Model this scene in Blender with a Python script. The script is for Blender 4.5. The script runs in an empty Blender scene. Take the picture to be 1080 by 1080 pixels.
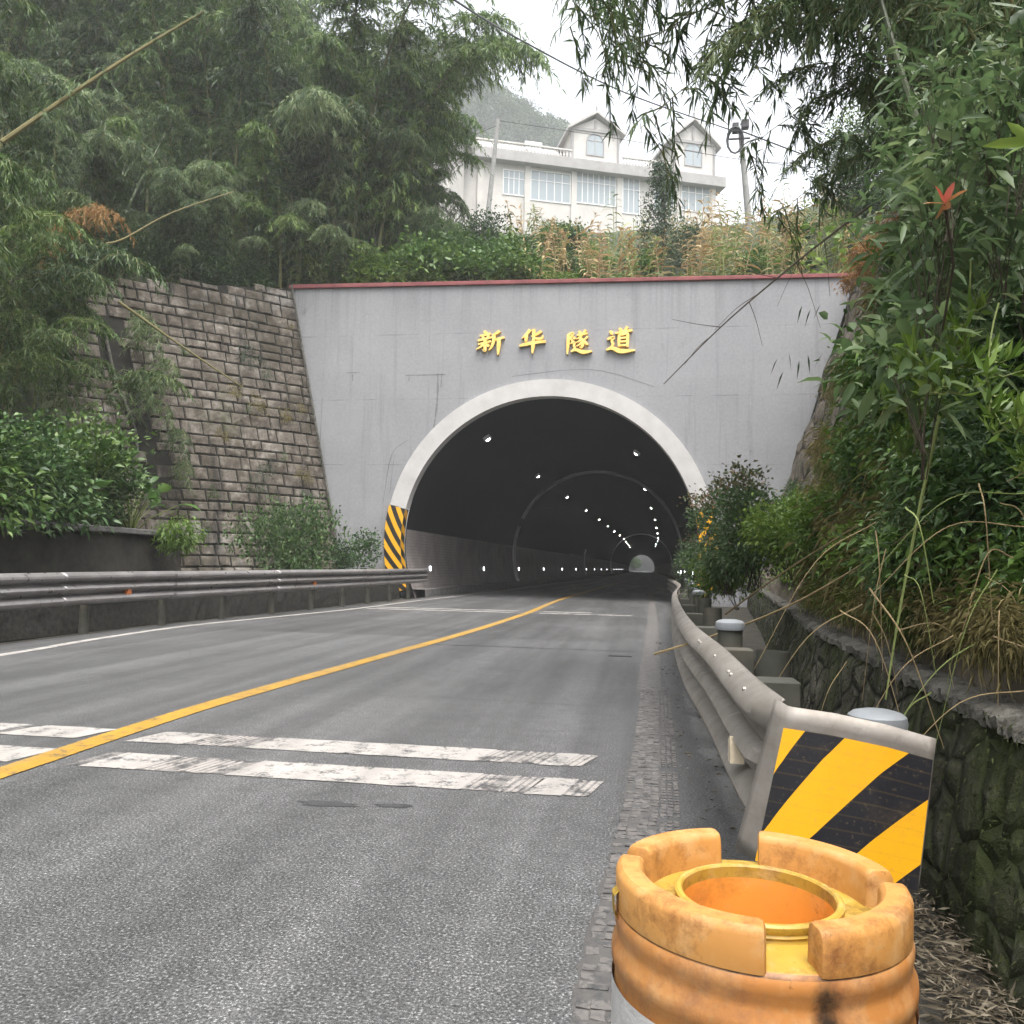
import bpy, math, random
import numpy as np
from mathutils import Vector, Matrix
random.seed(7); RNG = np.random.default_rng(7)
C = bpy.context.scene.collection
R = math.radians

# ------------------------------------------------------------------ camera
F = 870.0; H = 1.2                                    # focal length in photo pixels (1080 wide), eye height
CAMLOC = Vector((0, 0, H))
CF = Vector((-0.15389, 0.98587, 0.06624)).normalized()    # view direction
_r0 = CF.cross(Vector((0, 0, 1))).normalized(); _u0 = _r0.cross(CF)
_roll = R(1.1)
CR = _r0 * math.cos(_roll) + _u0 * math.sin(_roll)
CU = _u0 * math.cos(_roll) - _r0 * math.sin(_roll)
cam = bpy.data.cameras.new('camera'); camo = bpy.data.objects.new('camera', cam); C.objects.link(camo)
cam.sensor_width = 36.0; cam.lens = 36.0 * F / 1080.0; cam.clip_end = 3000; cam.clip_start = 0.05
M3 = Matrix((CR, CU, -CF)).transposed()
camo.matrix_world = Matrix.Translation(CAMLOC) @ M3.to_4x4()
bpy.context.scene.camera = camo

# ------------------------------------------------------------------ light: overcast sky, very soft sun
SUN_EL, SUN_AZ = R(70), R(150)
world = bpy.data.worlds.new('World'); bpy.context.scene.world = world; world.use_nodes = True
wn = world.node_tree; wn.nodes.clear()
sky = wn.nodes.new('ShaderNodeTexSky'); sky.sky_type = 'NISHITA'; sky.sun_disc = False
sky.sun_elevation = SUN_EL; sky.sun_rotation = SUN_AZ; sky.dust_density = 6.0; sky.air_density = 1.0; sky.ozone_density = 1.0
hs = wn.nodes.new('ShaderNodeHueSaturation'); hs.inputs['Saturation'].default_value = 0.22; hs.inputs['Value'].default_value = 1.0
bg = wn.nodes.new('ShaderNodeBackground'); bg.inputs['Strength'].default_value = 0.15
wo = wn.nodes.new('ShaderNodeOutputWorld')
wn.links.new(sky.outputs[0], hs.inputs['Color']); wn.links.new(hs.outputs[0], bg.inputs['Color']); wn.links.new(bg.outputs[0], wo.inputs[0])
sun = bpy.data.lights.new('sun', 'SUN'); sun.energy = 0.8; sun.angle = R(40); sun.color = (1.0, 0.97, 0.92)
suno = bpy.data.objects.new('sun', sun); C.objects.link(suno)
sd = Vector((math.sin(SUN_AZ) * math.cos(SUN_EL), math.cos(SUN_AZ) * math.cos(SUN_EL), math.sin(SUN_EL)))
suno.rotation_euler = sd.to_track_quat('Z', 'Y').to_euler()
sc = bpy.context.scene
sc.view_settings.view_transform = 'Standard'; sc.view_settings.look = 'None'
sc.view_settings.exposure = 1.78; sc.view_settings.gamma = 1.0
try:
    sc.cycles.use_denoising = True; sc.cycles.max_bounces = 8; sc.cycles.transparent_max_bounces = 8
    sc.cycles.volume_bounces = 1; sc.cycles.sample_clamp_indirect = 6.0
except Exception: pass

# ------------------------------------------------------------------ pixel helpers (photo pixels -> points in the place)
def ray(x, y): return CF + CR * ((x - 540) / F) + CU * ((540 - y) / F)
def at(x, y, d): return CAMLOC + ray(x, y) * d
def onz(x, y, z=0.0): q = ray(x, y); return CAMLOC + q * ((z - H) / q.z)
def ony(x, y, Y): q = ray(x, y); return CAMLOC + q * (Y / q.y)
def onx(x, y, X): q = ray(x, y); return CAMLOC + q * (X / q.x)
def onplane(x, y, p, n): q = ray(x, y); return CAMLOC + q * ((p - CAMLOC).dot(n) / q.dot(n))

# ------------------------------------------------------------------ material helpers
class MT:
    def __init__(s, name, col=(.5, .5, .5), rough=.7, metal=0.0, spec=.5):
        s.m = bpy.data.materials.new(name); s.m.use_nodes = True; s.t = s.m.node_tree
        s.b = s.t.nodes['Principled BSDF']; s.col(col) if not hasattr(col, 'links') else None
        s.b.inputs['Roughness'].default_value = rough; s.b.inputs['Metallic'].default_value = metal
        s.b.inputs['Specular IOR Level'].default_value = spec
        s.tc = s.t.nodes.new('ShaderNodeTexCoord'); s.o = s.tc.outputs['Object']; s.uv = s.tc.outputs['UV']
    def col(s, c): s.b.inputs['Base Color'].default_value = (*c, 1)
    def L(s, a, b): s.t.links.new(a, b)
    def map(s, src, scale=(1, 1, 1), rot=(0, 0, 0), loc=(0, 0, 0)):
        n = s.t.nodes.new('ShaderNodeMapping'); n.inputs['Scale'].default_value = scale; n.inputs['Rotation'].default_value = rot; n.inputs['Location'].default_value = loc
        s.L(src, n.inputs['Vector']); return n.outputs[0]
    def noise(s, scale, detail=4, rough=.6, src=None, dist=0.0):
        n = s.t.nodes.new('ShaderNodeTexNoise'); n.inputs['Scale'].default_value = scale; n.inputs['Detail'].default_value = detail
        n.inputs['Roughness'].default_value = rough; n.inputs['Distortion'].default_value = dist
        s.L(src or s.o, n.inputs['Vector']); return n.outputs['Fac']
    def voro(s, scale, src=None, feature='F1', out='Distance', rand=1.0):
        n = s.t.nodes.new('ShaderNodeTexVoronoi'); n.feature = feature; n.inputs['Scale'].default_value = scale; n.inputs['Randomness'].default_value = rand
        s.L(src or s.o, n.inputs['Vector']); return n.outputs[out]
    def wave(s, scale, src=None, dirn='X', dist=0.0, dscale=1.0):
        n = s.t.nodes.new('ShaderNodeTexWave'); n.bands_direction = dirn; n.inputs['Scale'].default_value = scale
        n.inputs['Distortion'].default_value = dist; n.inputs['Detail Scale'].default_value = dscale
        s.L(src or s.o, n.inputs['Vector']); return n.outputs['Fac']
    def ramp(s, fac, stops):
        n = s.t.nodes.new('ShaderNodeValToRGB'); e = n.color_ramp.elements
        while len(e) < len(stops): e.new(.5)
        for k, (p, c) in enumerate(stops):
            e[k].position = p; c = (c, c, c) if not hasattr(c, '__len__') else c; e[k].color = (*c, 1)
        s.L(fac, n.inputs[0]); return n.outputs[0]
    def mix(s, fac, a, b, mode='MIX'):
        n = s.t.nodes.new('ShaderNodeMix'); n.data_type = 'RGBA'; n.blend_type = mode; n.clamp_factor = True
        for v, i in ((fac, 0), (a, 6), (b, 7)):
            if hasattr(v, 'links'): s.L(v, n.inputs[i])
            elif i == 0: n.inputs[0].default_value = v
            else: n.inputs[i].default_value = (*v, 1)
        return n.outputs[2]
    def math(s, op, a, b=0.0, c=None):
        n = s.t.nodes.new('ShaderNodeMath'); n.operation = op
        for v, i in ((a, 0), (b, 1), (c, 2)):
            if v is None: continue
            if hasattr(v, 'links'): s.L(v, n.inputs[i])
            else: n.inputs[i].default_value = v
        return n.outputs[0]
    def xyz(s, src=None):
        n = s.t.nodes.new('ShaderNodeSeparateXYZ'); s.L(src or s.o, n.inputs[0]); return n.outputs
    def attr(s, name):
        n = s.t.nodes.new('ShaderNodeAttribute'); n.attribute_name = name; return n.outputs['Fac']
    def base(s, sock): s.L(sock, s.b.inputs['Base Color']); return s
    def rough(s, sock): s.L(sock, s.b.inputs['Roughness']); return s
    def bump(s, h, strength=.5, dist=.02):
        n = s.t.nodes.new('ShaderNodeBump'); n.inputs['Strength'].default_value = strength; n.inputs['Distance'].default_value = dist
        s.L(h, n.inputs['Height']); s.L(n.outputs[0], s.b.inputs['Normal']); return s

def leafmat(name, stops, rough=.45, transl=.3, spec=.4, hue=None):
    """leaf colour from the leaf's own 'tint' (each leaf a shade of its species), with some light let through"""
    k = MT(name, rough=rough, spec=spec)
    oi = k.t.nodes.new('ShaderNodeObjectInfo'); c = k.ramp(k.math('ADD', k.attr('tint'), k.math('MULTIPLY', k.math('SUBTRACT', oi.outputs['Random'], .5), .42)), stops); k.base(c)
    tr = k.t.nodes.new('ShaderNodeBsdfTranslucent'); k.L(k.mix(.35, c, (.5, .6, .1), 'MULTIPLY') if False else c, tr.inputs['Color'])
    mx = k.t.nodes.new('ShaderNodeMixShader'); mx.inputs[0].default_value = transl
    out = k.t.nodes['Material Output']; k.L(k.b.outputs[0], mx.inputs[1]); k.L(tr.outputs[0], mx.inputs[2]); k.L(mx.outputs[0], out.inputs[0])
    return k.m

def emat(name, col, strength):
    k = MT(name, col); k.b.inputs['Emission Color'].default_value = (*col, 1); k.b.inputs['Emission Strength'].default_value = strength; return k.m

# ------------------------------------------------------------------ mesh helpers
class MB:
    def __init__(s): s.v = []; s.f = []; s.mi = []; s.uv = []
    def face(s, idx, m=0): s.f.append(tuple(idx)); s.mi.append(m)
    def add(s, pts): b = len(s.v); s.v.extend(tuple(p) for p in pts); return b
    def box(s, lo, hi, m=0, mtx=None, j=0.0):
        x0, y0, z0 = lo; x1, y1, z1 = hi
        p = [Vector(q) for q in ((x0, y0, z0), (x1, y0, z0), (x1, y1, z0), (x0, y1, z0), (x0, y0, z1), (x1, y0, z1), (x1, y1, z1), (x0, y1, z1))]
        if j: p = [q + Vector((random.uniform(-j, j), random.uniform(-j, j), random.uniform(-j, j))) for q in p]
        if mtx: p = [mtx @ q for q in p]
        b = s.add(p)
        for q in ((0, 3, 2, 1), (4, 5, 6, 7), (0, 1, 5, 4), (1, 2, 6, 5), (2, 3, 7, 6), (3, 0, 4, 7)): s.face([b + i for i in q], m)
    def tube(s, pts, r, n=6, m=0, cap=True):
        pts = [Vector(p) for p in pts]; rs = r if hasattr(r, '__len__') else [r] * len(pts)
        rings = []; up = Vector((0.13, 0.31, 0.94))
        for i, p in enumerate(pts):
            t = (pts[min(i + 1, len(pts) - 1)] - pts[max(i - 1, 0)]).normalized()
            a = t.cross(up)
            if a.length < .05: a = t.cross(Vector((1, 0, 0)))
            a.normalize(); bb = t.cross(a)
            rings.append(s.add([p + (a * math.cos(6.28318 * k / n) + bb * math.sin(6.28318 * k / n)) * rs[i] for k in range(n)]))
        for i in range(len(rings) - 1):
            for k in range(n): s.face((rings[i] + k, rings[i] + (k + 1) % n, rings[i + 1] + (k + 1) % n, rings[i + 1] + k), m)
        if cap:
            s.face([rings[0] + k for k in reversed(range(n))], m); s.face([rings[-1] + k for k in range(n)], m)
    def lathe(s, prof, n=48, m=0, a0=0.0, a1=2 * math.pi, c=(0, 0, 0), close=True):
        full = abs(a1 - a0) > 6.28; k = n if full else n + 1; rows = []
        for (r_, z) in prof:
            rows.append(s.add([(c[0] + r_ * math.cos(a0 + (a1 - a0) * i / n), c[1] + r_ * math.sin(a0 + (a1 - a0) * i / n), c[2] + z) for i in range(k)]))
        for a in range(len(rows) - 1):
            for i in range(n): s.face((rows[a] + i, rows[a] + (i + 1) % k if full else rows[a] + i + 1, rows[a + 1] + (i + 1) % k if full else rows[a + 1] + i + 1, rows[a + 1] + i), m)
        return rows
    def prism(s, poly, f0, f1, m=0):
        """poly: 2-D points; f0 / f1 map (a, b) to the two end faces"""
        n = len(poly); a = s.add([f0(*p) for p in poly]); b = s.add([f1(*p) for p in poly])
        s.face([a + i for i in reversed(range(n))], m); s.face([b + i for i in range(n)], m)
        for i in range(n): s.face((a + i, a + (i + 1) % n, b + (i + 1) % n, b + i), m)
    def grid(s, fn, nu, nv, m=0, uvs=True):
        b = len(s.v)
        for j in range(nv + 1):
            for i in range(nu + 1): s.v.append(tuple(fn(i / nu, j / nv)))
        for j in range(nv):
            for i in range(nu):
                q = b + j * (nu + 1) + i; s.face((q, q + 1, q + nu + 2, q + nu + 1), m)
                if uvs: s.uv.append(((i / nu, j / nv), ((i + 1) / nu, j / nv), ((i + 1) / nu, (j + 1) / nv), (i / nu, (j + 1) / nv)))
    def build(s, name, mats, parent=None, smooth=False, bevel=0.0):
        me = bpy.data.meshes.new(name); me.from_pydata(s.v, [], s.f)
        for m in (mats if isinstance(mats, (list, tuple)) else [mats]): me.materials.append(m)
        me.polygons.foreach_set('material_index', s.mi)
        if s.uv and len(s.uv) == len(s.f):
            lay = me.uv_layers.new(name='UVMap'); lay.data.foreach_set('uv', [c for f in s.uv for p in f for c in p])
        if smooth: me.polygons.foreach_set('use_smooth', [True] * len(s.f)); me.update(); me.set_sharp_from_angle(angle=R(38))
        me.update()
        o = bpy.data.objects.new(name, me); C.objects.link(o)
        if parent: o.parent = parent; o.matrix_parent_inverse = parent.matrix_basis.inverted()
        if bevel:
            md = o.modifiers.new('bevel', 'BEVEL'); md.width = bevel; md.segments = 2; md.limit_method = 'ANGLE'
        if smooth:
            pass
        return o

def tag(o, label, cat=None, group=None, kind=None):
    o['label'] = label
    if cat: o['category'] = cat
    if group: o['group'] = group
    if kind: o['kind'] = kind
    return o
def empty(name, loc, label, cat, group=None):
    o = bpy.data.objects.new(name, None); C.objects.link(o); o.location = loc; o.empty_display_size = .2
    return tag(o, label, cat, group)
def attach(o, parent): o.parent = parent; o.matrix_parent_inverse = parent.matrix_basis.inverted(); return o
def dup(o, loc, rot, scl=1.0, label=None):
    c = o.copy(); C.objects.link(c); c.location = loc; c.rotation_euler = rot; c.scale = (scl,) * 3 if not hasattr(scl, '__len__') else scl
    if label: c['label'] = label
    for ch in o.children:
        d = ch.copy(); C.objects.link(d); d.parent = c
    return c

def nrm(a): return a / np.maximum(np.linalg.norm(a, axis=-1, keepdims=True), 1e-9)
def leaves(name, mat, P, D, L, W, T, parent=None, droop=.25, fold=.15, segs=1, widest=.4):
    """one mesh of many leaves: bases P, directions D, lengths L, widths W, per-leaf tint T"""
    P = np.asarray(P, float); D = nrm(np.asarray(D, float)); n = len(P)
    L = np.broadcast_to(L, n)[:, None]; W = np.broadcast_to(W, n)[:, None]; T = np.broadcast_to(T, n)
    rnd = nrm(RNG.normal(size=(n, 3)) * .8 + np.array([0, 0, 1.0])); S = nrm(np.cross(D, rnd)); N = np.cross(S, D)
    dn = np.array([0, 0, -1.0])
    def pt(t): return P + D * L * t + dn * L * droop * t * t
    if segs == 1:
        m = pt(widest) + N * W * fold
        V = np.stack([P, m + S * W / 2, pt(1.0), m - S * W / 2], 1); nv = 4
        loops = np.array([0, 1, 2, 0, 2, 3]); starts = [3, 3]
    else:
        a, b = pt(.28), pt(.66)
        V = np.stack([P, a + S * W * .46 + N * W * fold, b + S * W * .42 + N * W * fold, pt(1.0), b - S * W * .42 + N * W * fold, a - S * W * .46 + N * W * fold, a, b], 1); nv = 8
        loops = np.array([0, 6, 5, 0, 1, 6, 6, 1, 2, 7, 5, 6, 7, 4, 7, 2, 3, 4, 7, 3]); starts = [3, 3, 4, 4, 3, 3]
    me = bpy.data.meshes.new(name); me.vertices.add(n * nv); me.vertices.foreach_set('co', V.reshape(-1))
    nl = len(loops); me.loops.add(n * nl); me.loops.foreach_set('vertex_index', (loops[None, :] + (np.arange(n) * nv)[:, None]).reshape(-1).astype(np.int32))
    ps = np.cumsum([0] + starts)[:-1]; me.polygons.add(n * len(starts))
    me.polygons.foreach_set('loop_start', (ps[None, :] + (np.arange(n) * nl)[:, None]).reshape(-1).astype(np.int32))
    at_ = me.attributes.new('tint', 'FLOAT', 'POINT'); at_.data.foreach_set('value', np.repeat(T, nv).astype(np.float32))
    me.materials.append(mat); me.update(calc_edges=True)
    o = bpy.data.objects.new(name, me); C.objects.link(o)
    if parent: attach(o, parent)
    return o

def bez(pts, n):
    """smooth curve through pts (Catmull-Rom)"""
    pts = [Vector(p) for p in pts]; out = []
    q = [pts[0] * 2 - pts[1]] + pts + [pts[-1] * 2 - pts[-2]]
    seg = len(pts) - 1
    for k in range(n + 1):
        t = k / n * seg; i = min(int(t), seg - 1); u = t - i
        a, b, c, d = q[i:i + 4]
        out.append(.5 * ((2 * b) + (c - a) * u + (2 * a - 5 * b + 4 * c - d) * u * u + (3 * b - a - 3 * c + d) * u ** 3))
    return out
def lerp(xs, ys, x): return float(np.interp(x, xs, ys))

_b = onz(799, 943, .71); _v = math.atan2(-_b.y, -_b.x) + R(23); DRIP = (_b.x + .221 * math.cos(_v), _b.y + .221 * math.sin(_v), .648)
HAZE = 0.0010
# ================================================================== MATERIALS
def asphalt():
    k = MT('asphalt', rough=.62, spec=.45)
    sp = k.ramp(k.noise(95, 2, .7), [(.36, .022), (.48, .066), (.58, .12), (.68, .40)])
    sp2 = k.ramp(k.voro(120), [(.0, .16), (.35, .07), (.7, .035)])
    c = k.mix(.4, sp, sp2)
    big = k.ramp(k.noise(.55, 5, .65), [(.3, .92), (.7, 1.28)]); c = k.mix(1, c, big, 'MULTIPLY')
    track = k.ramp(k.noise(1.0, 3, .5, k.map(k.o, (1.1, .045, 1))), [(.35, .72), (.62, 1.12)]); c = k.mix(.8, c, track, 'MULTIPLY')
    # older darker surfacing near the tunnel mouth, cut along a joint
    y = k.xyz()[1]; old = k.ramp(k.math('ADD', y, k.math('MULTIPLY', k.noise(.4, 3), 3.0)), [(0, 1), (1, 1)])
    far = k.math('GREATER_THAN', y, 13.6); patch = k.ramp(k.noise(.22, 4, .6, k.map(k.o, (1, .5, 1))), [(.42, .62), (.58, 1.0)])
    c = k.mix(k.math('MULTIPLY', far, .75), c, k.mix(1, c, patch, 'MULTIPLY'))
    c = k.mix(1, c, k.ramp(k.noise(8, 5, .7), [(.3, .80), (.7, 1.18)]), 'MULTIPLY'); c = k.mix(.55, c, k.ramp(k.noise(1.0, 4, .6, k.map(k.o, (3.2, .07, 1), loc=(4, 1, 0))), [(.38, .68), (.6, 1.15)]), 'MULTIPLY')
    st = k.ramp(k.noise(3.1, 5, .7), [(.68, 0), (.78, .5)]); c = k.mix(st, c, (.018, .018, .018))
    k.base(c); k.rough(k.ramp(k.noise(1.2, 4, .6, k.map(k.o, (1, .12, 1))), [(.3, .40), (.7, .62)]))
    k.bump(k.noise(110, 2, .6), .55, .006); return k.m
M_ASPH = asphalt()

def paint(name, col, wear=.5, under=(.055, .055, .055), ribs=None, spd=1.0):
    k = MT(name, rough=.55)
    n = k.noise(7 * spd, 6, .72); n2 = k.noise(60, 2, .7); w = k.math('ADD', k.math('MULTIPLY', n, .72), k.math('MULTIPLY', n2, .28))
    mask = k.ramp(w, [(wear - .06, 1), (wear + .05, 0)])
    c = k.mix(k.ramp(k.noise(2.3, 5, .7), [(.3, .0), (.75, .55)]), col, tuple(q * .55 for q in col))
    tread = k.ramp(k.noise(1.4, 3, .5, k.map(k.o, (4, .3, 1))), [(.45, 0), (.68, .35)]); c = k.mix(tread, c, (.16, .15, .14))
    c = k.mix(mask, c, under) if wear > 0 else c
    k.base(c); k.bump(n2, .3, .004); return k.m
M_YEL = paint('yellow_road_paint', (.38, .215, .026), .42)
M_WHI = paint('white_road_paint', (.38, .36, .335), .44)
M_WHIW = paint('worn_white_road_paint', (.36, .335, .31), .47)
M_EDGEB = paint('edge_line_base', (.078, .073, .069), .46, spd=2)
M_EDGE = paint('worn_thermoplastic', (.135, .124, .116), .48, spd=2)

def concrete_wall():
    k = MT('painted_portal_concrete', rough=.85, spec=.25)
    c = k.ramp(k.noise(.35, 6, .65), [(.3, (.215, .217, .23)), (.7, (.335, .335, .345))])
    c = k.mix(.5, c, k.ramp(k.noise(9, 5, .7), [(.3, (.22, .22, .228)), (.7, (.32, .32, .322))]))
    # streaks of rain dirt running down, their own shapes
    s = k.ramp(k.noise(1.0, 5, .7, k.map(k.o, (2.4, 1, .10))), [(.54, 0), (.75, .6)]); c = k.mix(s, c, (.14, .14, .147))
    zt = k.xyz()[2]; top = k.ramp(k.math('MULTIPLY', zt, 1 / 12.0), [(.78, 0), (.985, 1)]); rn = k.ramp(k.noise(1.0, 5, .7, k.map(k.o, (3.2, 1, .05), loc=(5, 0, 0))), [(.50, 0), (.74, .55)]); c = k.mix(k.math('MULTIPLY', top, rn), c, (.12, .12, .12))
    lo = k.ramp(k.math('MULTIPLY', zt, 1 / 12.0), [(.02, 1), (.3, 0)]); c = k.mix(k.math('MULTIPLY', lo, k.ramp(k.noise(1.3, 6, .75), [(.4, 0), (.65, .7)])), c, (.13, .128, .12))
    # formwork joints
    x, y, z = k.xyz()
    j = k.math('LESS_THAN', k.math('PINGPONG', k.math('ADD', z, k.math('MULTIPLY', k.noise(2, 3), .05)), 1.25), .018)
    c = k.mix(k.math('MULTIPLY', j, k.ramp(k.noise(.8, 3), [(.45, 0), (.6, .55)])), c, (.13, .13, .135))
    # dark low stain patches
    c = k.mix(k.ramp(k.noise(.9, 6, .75), [(.60, 0), (.72, .55)]), c, (.165, .168, .175))
    k.base(c); k.bump(k.noise(14, 5, .6), .25, .01); return k.m
M_PORT = concrete_wall()
def simple(name, a, b, sc=3.0, rough=.8, metal=0, bump=.3, bd=.01, spec=.4, det=5):
    k = MT(name, rough=rough, metal=metal, spec=spec); k.base(k.ramp(k.noise(sc, det, .65), [(.3, a), (.7, b)])); k.bump(k.noise(sc * 6, 4, .6), bump, bd); return k.m
M_COPE = simple('red_coping_paint', (.17, .05, .052), (.27, .085, .085), 2.5)
M_RING = simple('white_ring_paint', (.42, .405, .39), (.54, .525, .51), 1.2)
M_GOLD = None
k = MT('gold_lettering', (.78, .48, .09), .42, .35); k.base(k.ramp(k.noise(6, 4), [(.3, (.78, .48, .10)), (.7, (.92, .66, .22))])); M_GOLD = k.m
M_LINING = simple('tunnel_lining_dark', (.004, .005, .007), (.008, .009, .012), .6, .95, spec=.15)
def dado():
    k = MT('tunnel_wall_tile', rough=.5)
    c = k.ramp(k.noise(.8, 6, .7), [(.3, (.20, .175, .165)), (.7, (.36, .325, .31))])
    z = k.xyz()[2]; j = k.math('LESS_THAN', k.math('PINGPONG', z, .06), .008); c = k.mix(k.math('MULTIPLY', j, .6), c, (.12, .11, .105))
    y = k.xyz()[1]; j2 = k.math('LESS_THAN', k.math('PINGPONG', y, .12), .007); c = k.mix(k.math('MULTIPLY', j2, .4), c, (.12, .11, .105))
    c = k.mix(k.ramp(k.noise(1.6, 5, .7, k.map(k.o, (1, 2.2, .25))), [(.55, 0), (.72, .7)]), c, (.12, .10, .09))
    k.base(c); return k.m
M_DADO = dado()
M_BAND = simple('reflective_band_paint', (.62, .63, .66), (.74, .75, .78), 4)
M_KERB = simple('grey_kerb_concrete', (.10, .098, .095), (.21, .20, .19), 4, .9)
def hazard(name, nst, slope, yel=(.86, .43, .012), blk=(.016, .016, .018), phase=0.0, grime=.25, aspect=1.0, curve=0.0, duty=.5):
    k = MT(name, rough=.38, spec=.5)
    u, v, _ = k.xyz(k.uv)
    vv = k.math('ADD', v, k.math('MULTIPLY', k.math('SINE', k.math('MULTIPLY', u, 3.14159)), curve))
    t = k.math('FRACT', k.math('ADD', k.math('ADD', k.math('MULTIPLY', vv, nst), k.math('MULTIPLY', u, nst * slope)), phase))
    st = k.math('GREATER_THAN', t, duty)
    c = k.mix(st, yel, blk)
    c = k.mix(k.math('MULTIPLY', k.ramp(k.noise(5, 6, .75), [(.5, 0), (.75, 1)]), grime), c, (.12, .10, .075))
    c = k.mix(k.math('MULTIPLY', k.ramp(k.noise(70, 2, .6), [(.60, 0), (.72, 1)]), .25), c, (.25, .2, .12))
    k.base(c); k.bump(k.voro(55), .06, .004); return k.m
def stone():
    k = MT('weathered_stone_block', rough=.88, spec=.3)
    t = k.attr('tint')
    c = k.ramp(t, [(0, (.055, .044, .034)), (.5, (.125, .105, .085)), (1, (.26, .235, .205))])
    c = k.mix(.75, c, k.ramp(k.noise(2.6, 6, .75), [(.3, (.022, .018, .013)), (.5, (.115, .097, .078)), (.70, (.31, .285, .25))]))
    c = k.mix(k.ramp(k.noise(.45, 5, .7), [(.46, 0), (.62, .82)]), c, (.05, .042, .028))
    c = k.mix(k.ramp(k.noise(.6, 5, .7, k.map(k.o, (1, 1, .35), loc=(7, 3, 0))), [(.60, 0), (.72, .6)]), c, (.05, .058, .022))
    c = k.mix(k.ramp(k.noise(.5, 4, .6, k.map(k.o, (1, 1, 1), loc=(31, 5, 9))), [(.60, 0), (.7, .45)]), c, (.40, .385, .36))
    c = k.mix(k.ramp(k.noise(1.3, 5, .7, k.map(k.o, (1.5, 1.5, .12))), [(.52, 0), (.66, .8)]), c, (.025, .023, .02))
    k.base(c); k.bump(k.noise(9, 6, .7), .8, .05); return k.m
M_STONE = stone()
M_MORT = simple('dark_mossy_joint', (.007, .0065, .005), (.022, .02, .014), 5, .95)
def rubble(name, dark, mid, light, moss=.5, sc=3.0):
    k = MT(name, rough=.92, spec=.25)
    ed = k.voro(sc, None, 'DISTANCE_TO_EDGE'); n = k.noise(4, 6, .75)
    c = k.ramp(n, [(.3, dark), (.52, mid), (.75, light)])
    c = k.mix(k.ramp(ed, [(.02, 1), (.09, 0)]), c, tuple(q * .45 for q in dark))
    c = k.mix(k.ramp(k.noise(1.1, 6, .75), [(.62 - .22 * moss, 0), (.8 - .22 * moss, .9)]), c, (.032, .045, .010))
    c = k.mix(k.ramp(k.noise(3.3, 5, .8, k.map(k.o, (1, 1, .4))), [(.60, 0), (.7, .7)]), c, tuple(q * .35 for q in dark))
    k.base(c); h = k.mix(.4, k.ramp(ed, [(.0, 0), (.14, 1)]), k.ramp(k.noise(13, 6, .75), [(.2, 0), (.8, 1)])); k.bump(h, .95, .09); return k.m
M_RUB = rubble('mossy_rubble_stone', (.022, .021, .013), (.07, .065, .046), (.22, .205, .17), .85, 4.0)
M_RUBD = simple('dark_rubble_stone', (.004, .004, .003), (.050, .046, .037), 11, .95, bump=1.0, bd=.06, det=9)
M_ROCK = rubble('bare_weathered_rock', (.055, .045, .034), (.15, .128, .10), (.27, .245, .21), .35, 1.2)
M_PLANT = simple('dark_stained_planter_concrete', (.010, .0098, .008), (.055, .05, .04), 1.6, .92, bump=.5, bd=.03)
M_MUDW = simple('muddy_concrete', (.075, .06, .043), (.185, .155, .115), 1.6, .93, bump=.7, bd=.03, det=7)
M_LEDGE = simple('pale_chipped_ledge', (.028, .027, .02), (.15, .14, .12), 7, .9, bump=.8, bd=.03)
M_SOIL = simple('hillside_soil', (.022, .03, .012), (.045, .055, .022), .8, .95, bump=.8, bd=.06)
M_EARTH = simple('orange_earth', (.14, .08, .035), (.30, .19, .09), 2, .95, bump=.7, bd=.05)
M_GROUND = simple('ditch_soil', (.014, .013, .010), (.045, .04, .03), 3, .95, bump=.8, bd=.04)
def steel(name, a, b, dirt=.5, metal=.35, rough=.5):
    k = MT(name, rough=rough, metal=metal)
    c = k.ramp(k.noise(2.2, 6, .7), [(.3, a), (.7, b)])
    c = k.mix(k.math('MULTIPLY', k.ramp(k.noise(1.2, 6, .75, k.map(k.o, (2, .7, 3))), [(.48, 0), (.72, 1)]), dirt), c, (.13, .105, .075))
    c = k.mix(k.math('MULTIPLY', k.ramp(k.noise(24, 3, .7), [(.6, 0), (.74, 1)]), dirt * .6), c, (.08, .07, .055))
    k.base(c); k.rough(k.ramp(k.noise(6, 4), [(.3, rough - .1), (.7, rough + .15)])); k.bump(k.noise(30, 3), .03, .004); return k.m
M_RAILL = steel('weathered_galvanised_steel', (.20, .19, .19), (.33, .315, .31), .45, .55, .34)
M_RAILR = steel('muddy_galvanised_steel', (.20, .18, .16), (.32, .295, .265), .55, .35, .46)
M_POST = steel('grimy_post_steel', (.045, .047, .037), (.10, .098, .078), .6, .15, .65)
M_CAP = steel('pale_grey_cap', (.20, .215, .23), (.29, .31, .325), .5, .1, .5)
M_REFL = simple('orange_reflector', (.42, .13, .04), (.60, .2, .06), 20, .4)
M_CREAMR = simple('cream_reflector', (.55, .46, .32), (.68, .58, .42), 20, .4)
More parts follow.
